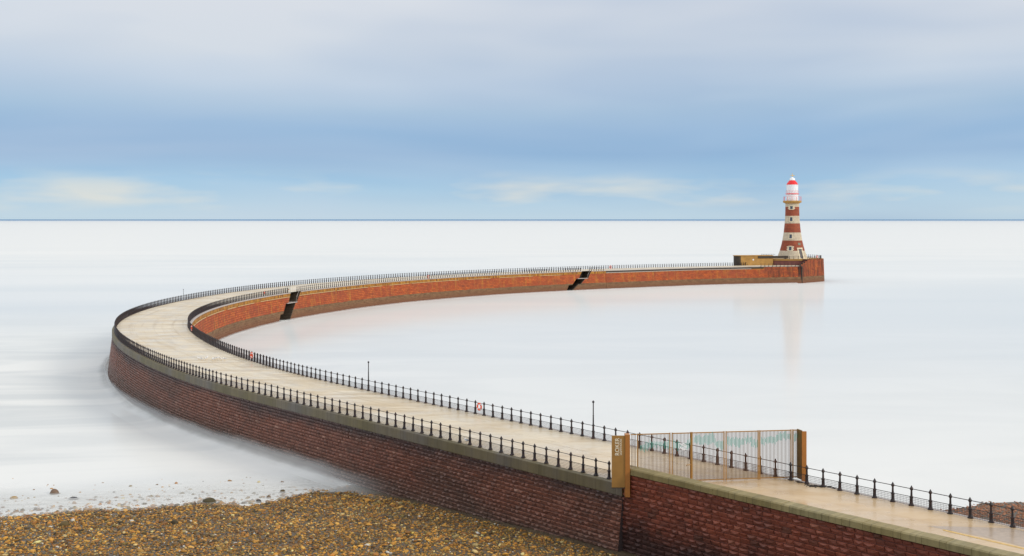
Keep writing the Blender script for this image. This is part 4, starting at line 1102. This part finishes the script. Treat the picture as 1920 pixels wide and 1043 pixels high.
# ------------------------------------------------------------------ WORLD, SUN, CAMERA
w = bpy.data.worlds.new('World'); sc.world = w; w.use_nodes = True
t = NT(w.node_tree); L = w.node_tree.links; bg = w.node_tree.nodes['Background']
SAZ = R(118)       # sun stands to the right and a little behind the camera (degrees clockwise from +Y)
SEL = R(24)
sky = t.n('ShaderNodeTexSky', sky_type='NISHITA', sun_disc=False, sun_elevation=SEL, sun_rotation=SAZ)
tc = t.n('ShaderNodeTexCoord').outputs['Generated']
sep = t.n('ShaderNodeSeparateXYZ', ins={0: tc}); z = sep.outputs[2]
wob = t.noise(t.vmul(tc, (1.6, 1.6, 6)), 1.0, 2, .45, .3)
zz = t.math('ADD', z, t.math('MULTIPLY', t.math('SUBTRACT', wob, .5), .05))
def s2l(c): return tuple((x/255/12.92 if x/255 <= .04045 else ((x/255+.055)/1.055)**2.4) for x in c)
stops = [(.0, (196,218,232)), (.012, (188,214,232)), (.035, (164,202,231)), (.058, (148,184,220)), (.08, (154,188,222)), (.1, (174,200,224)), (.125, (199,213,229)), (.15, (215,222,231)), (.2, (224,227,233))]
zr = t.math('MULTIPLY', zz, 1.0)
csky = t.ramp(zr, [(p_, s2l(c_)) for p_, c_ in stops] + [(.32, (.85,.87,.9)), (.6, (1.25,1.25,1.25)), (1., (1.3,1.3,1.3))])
# soft streaks and low cream clouds
st = t.noise(t.vmul(tc, (2.0, 2.0, 15)), 1.0, 3, .5, .5)
csky = t.mix(t.math('MULTIPLY', t.ramp(st, [(.45, 0.), (.75, 1.)]), .4), csky, s2l((206,218,234)))
st2 = t.noise(t.vmul(tc, (1.7, 1.7, 11), (3.1, 1.7, 0)), 1.0, 3, .5, .3)
csky = t.mix(t.math('MULTIPLY', t.ramp(st2, [(.48, 0.), (.7, 1.)]), .35), csky, s2l((132,168,209)))
lowm = t.ramp(z, [(.004, 0.), (.016, 1.), (.028, .8), (.042, 0.)])
cc = t.noise(t.vmul(tc, (9, 9, 48), (4.3, 0, 0)), 1.0, 3, .5, .1)
csky = t.mix(t.math('MULTIPLY', lowm, t.ramp(cc, [(.46, 0.), (.7, .75)])), csky, s2l((232,230,220)))
ns = t.n('ShaderNodeVectorMath', operation='SCALE', ins={0: sky.outputs[0], 'Scale': .1}).outputs[0]
final = t.mix(.93, ns, csky)
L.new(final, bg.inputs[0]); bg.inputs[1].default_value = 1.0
sun = bpy.data.lights.new('sun', 'SUN'); sun.energy = 1.5; sun.angle = R(14); sun.color = (1, .9, .76)
so = bpy.data.objects.new('sun', sun); col.objects.link(so)
d = Vector((math.sin(SAZ)*math.cos(SEL), math.cos(SAZ)*math.cos(SEL), math.sin(SEL))); so.rotation_euler = d.to_track_quat('Z', 'Y').to_euler()

cam = bpy.data.cameras.new('camera'); co = bpy.data.objects.new('camera', cam); col.objects.link(co); sc.camera = co
co.location = (0, 0, HC); co.rotation_euler = (R(90), 0, 0)
cam.sensor_width = 36; cam.lens = 36*F/1920; cam.shift_y = -110.5/1920; cam.clip_start = .5; cam.clip_end = 400000
sc.cycles.max_bounces = 8
sc.view_settings.view_transform = 'Standard'; sc.view_settings.look = 'None'; sc.view_settings.exposure = 0; sc.view_settings.gamma = 1
for o in list(bpy.data.objects):
    if '_o' in o: del o['_o']
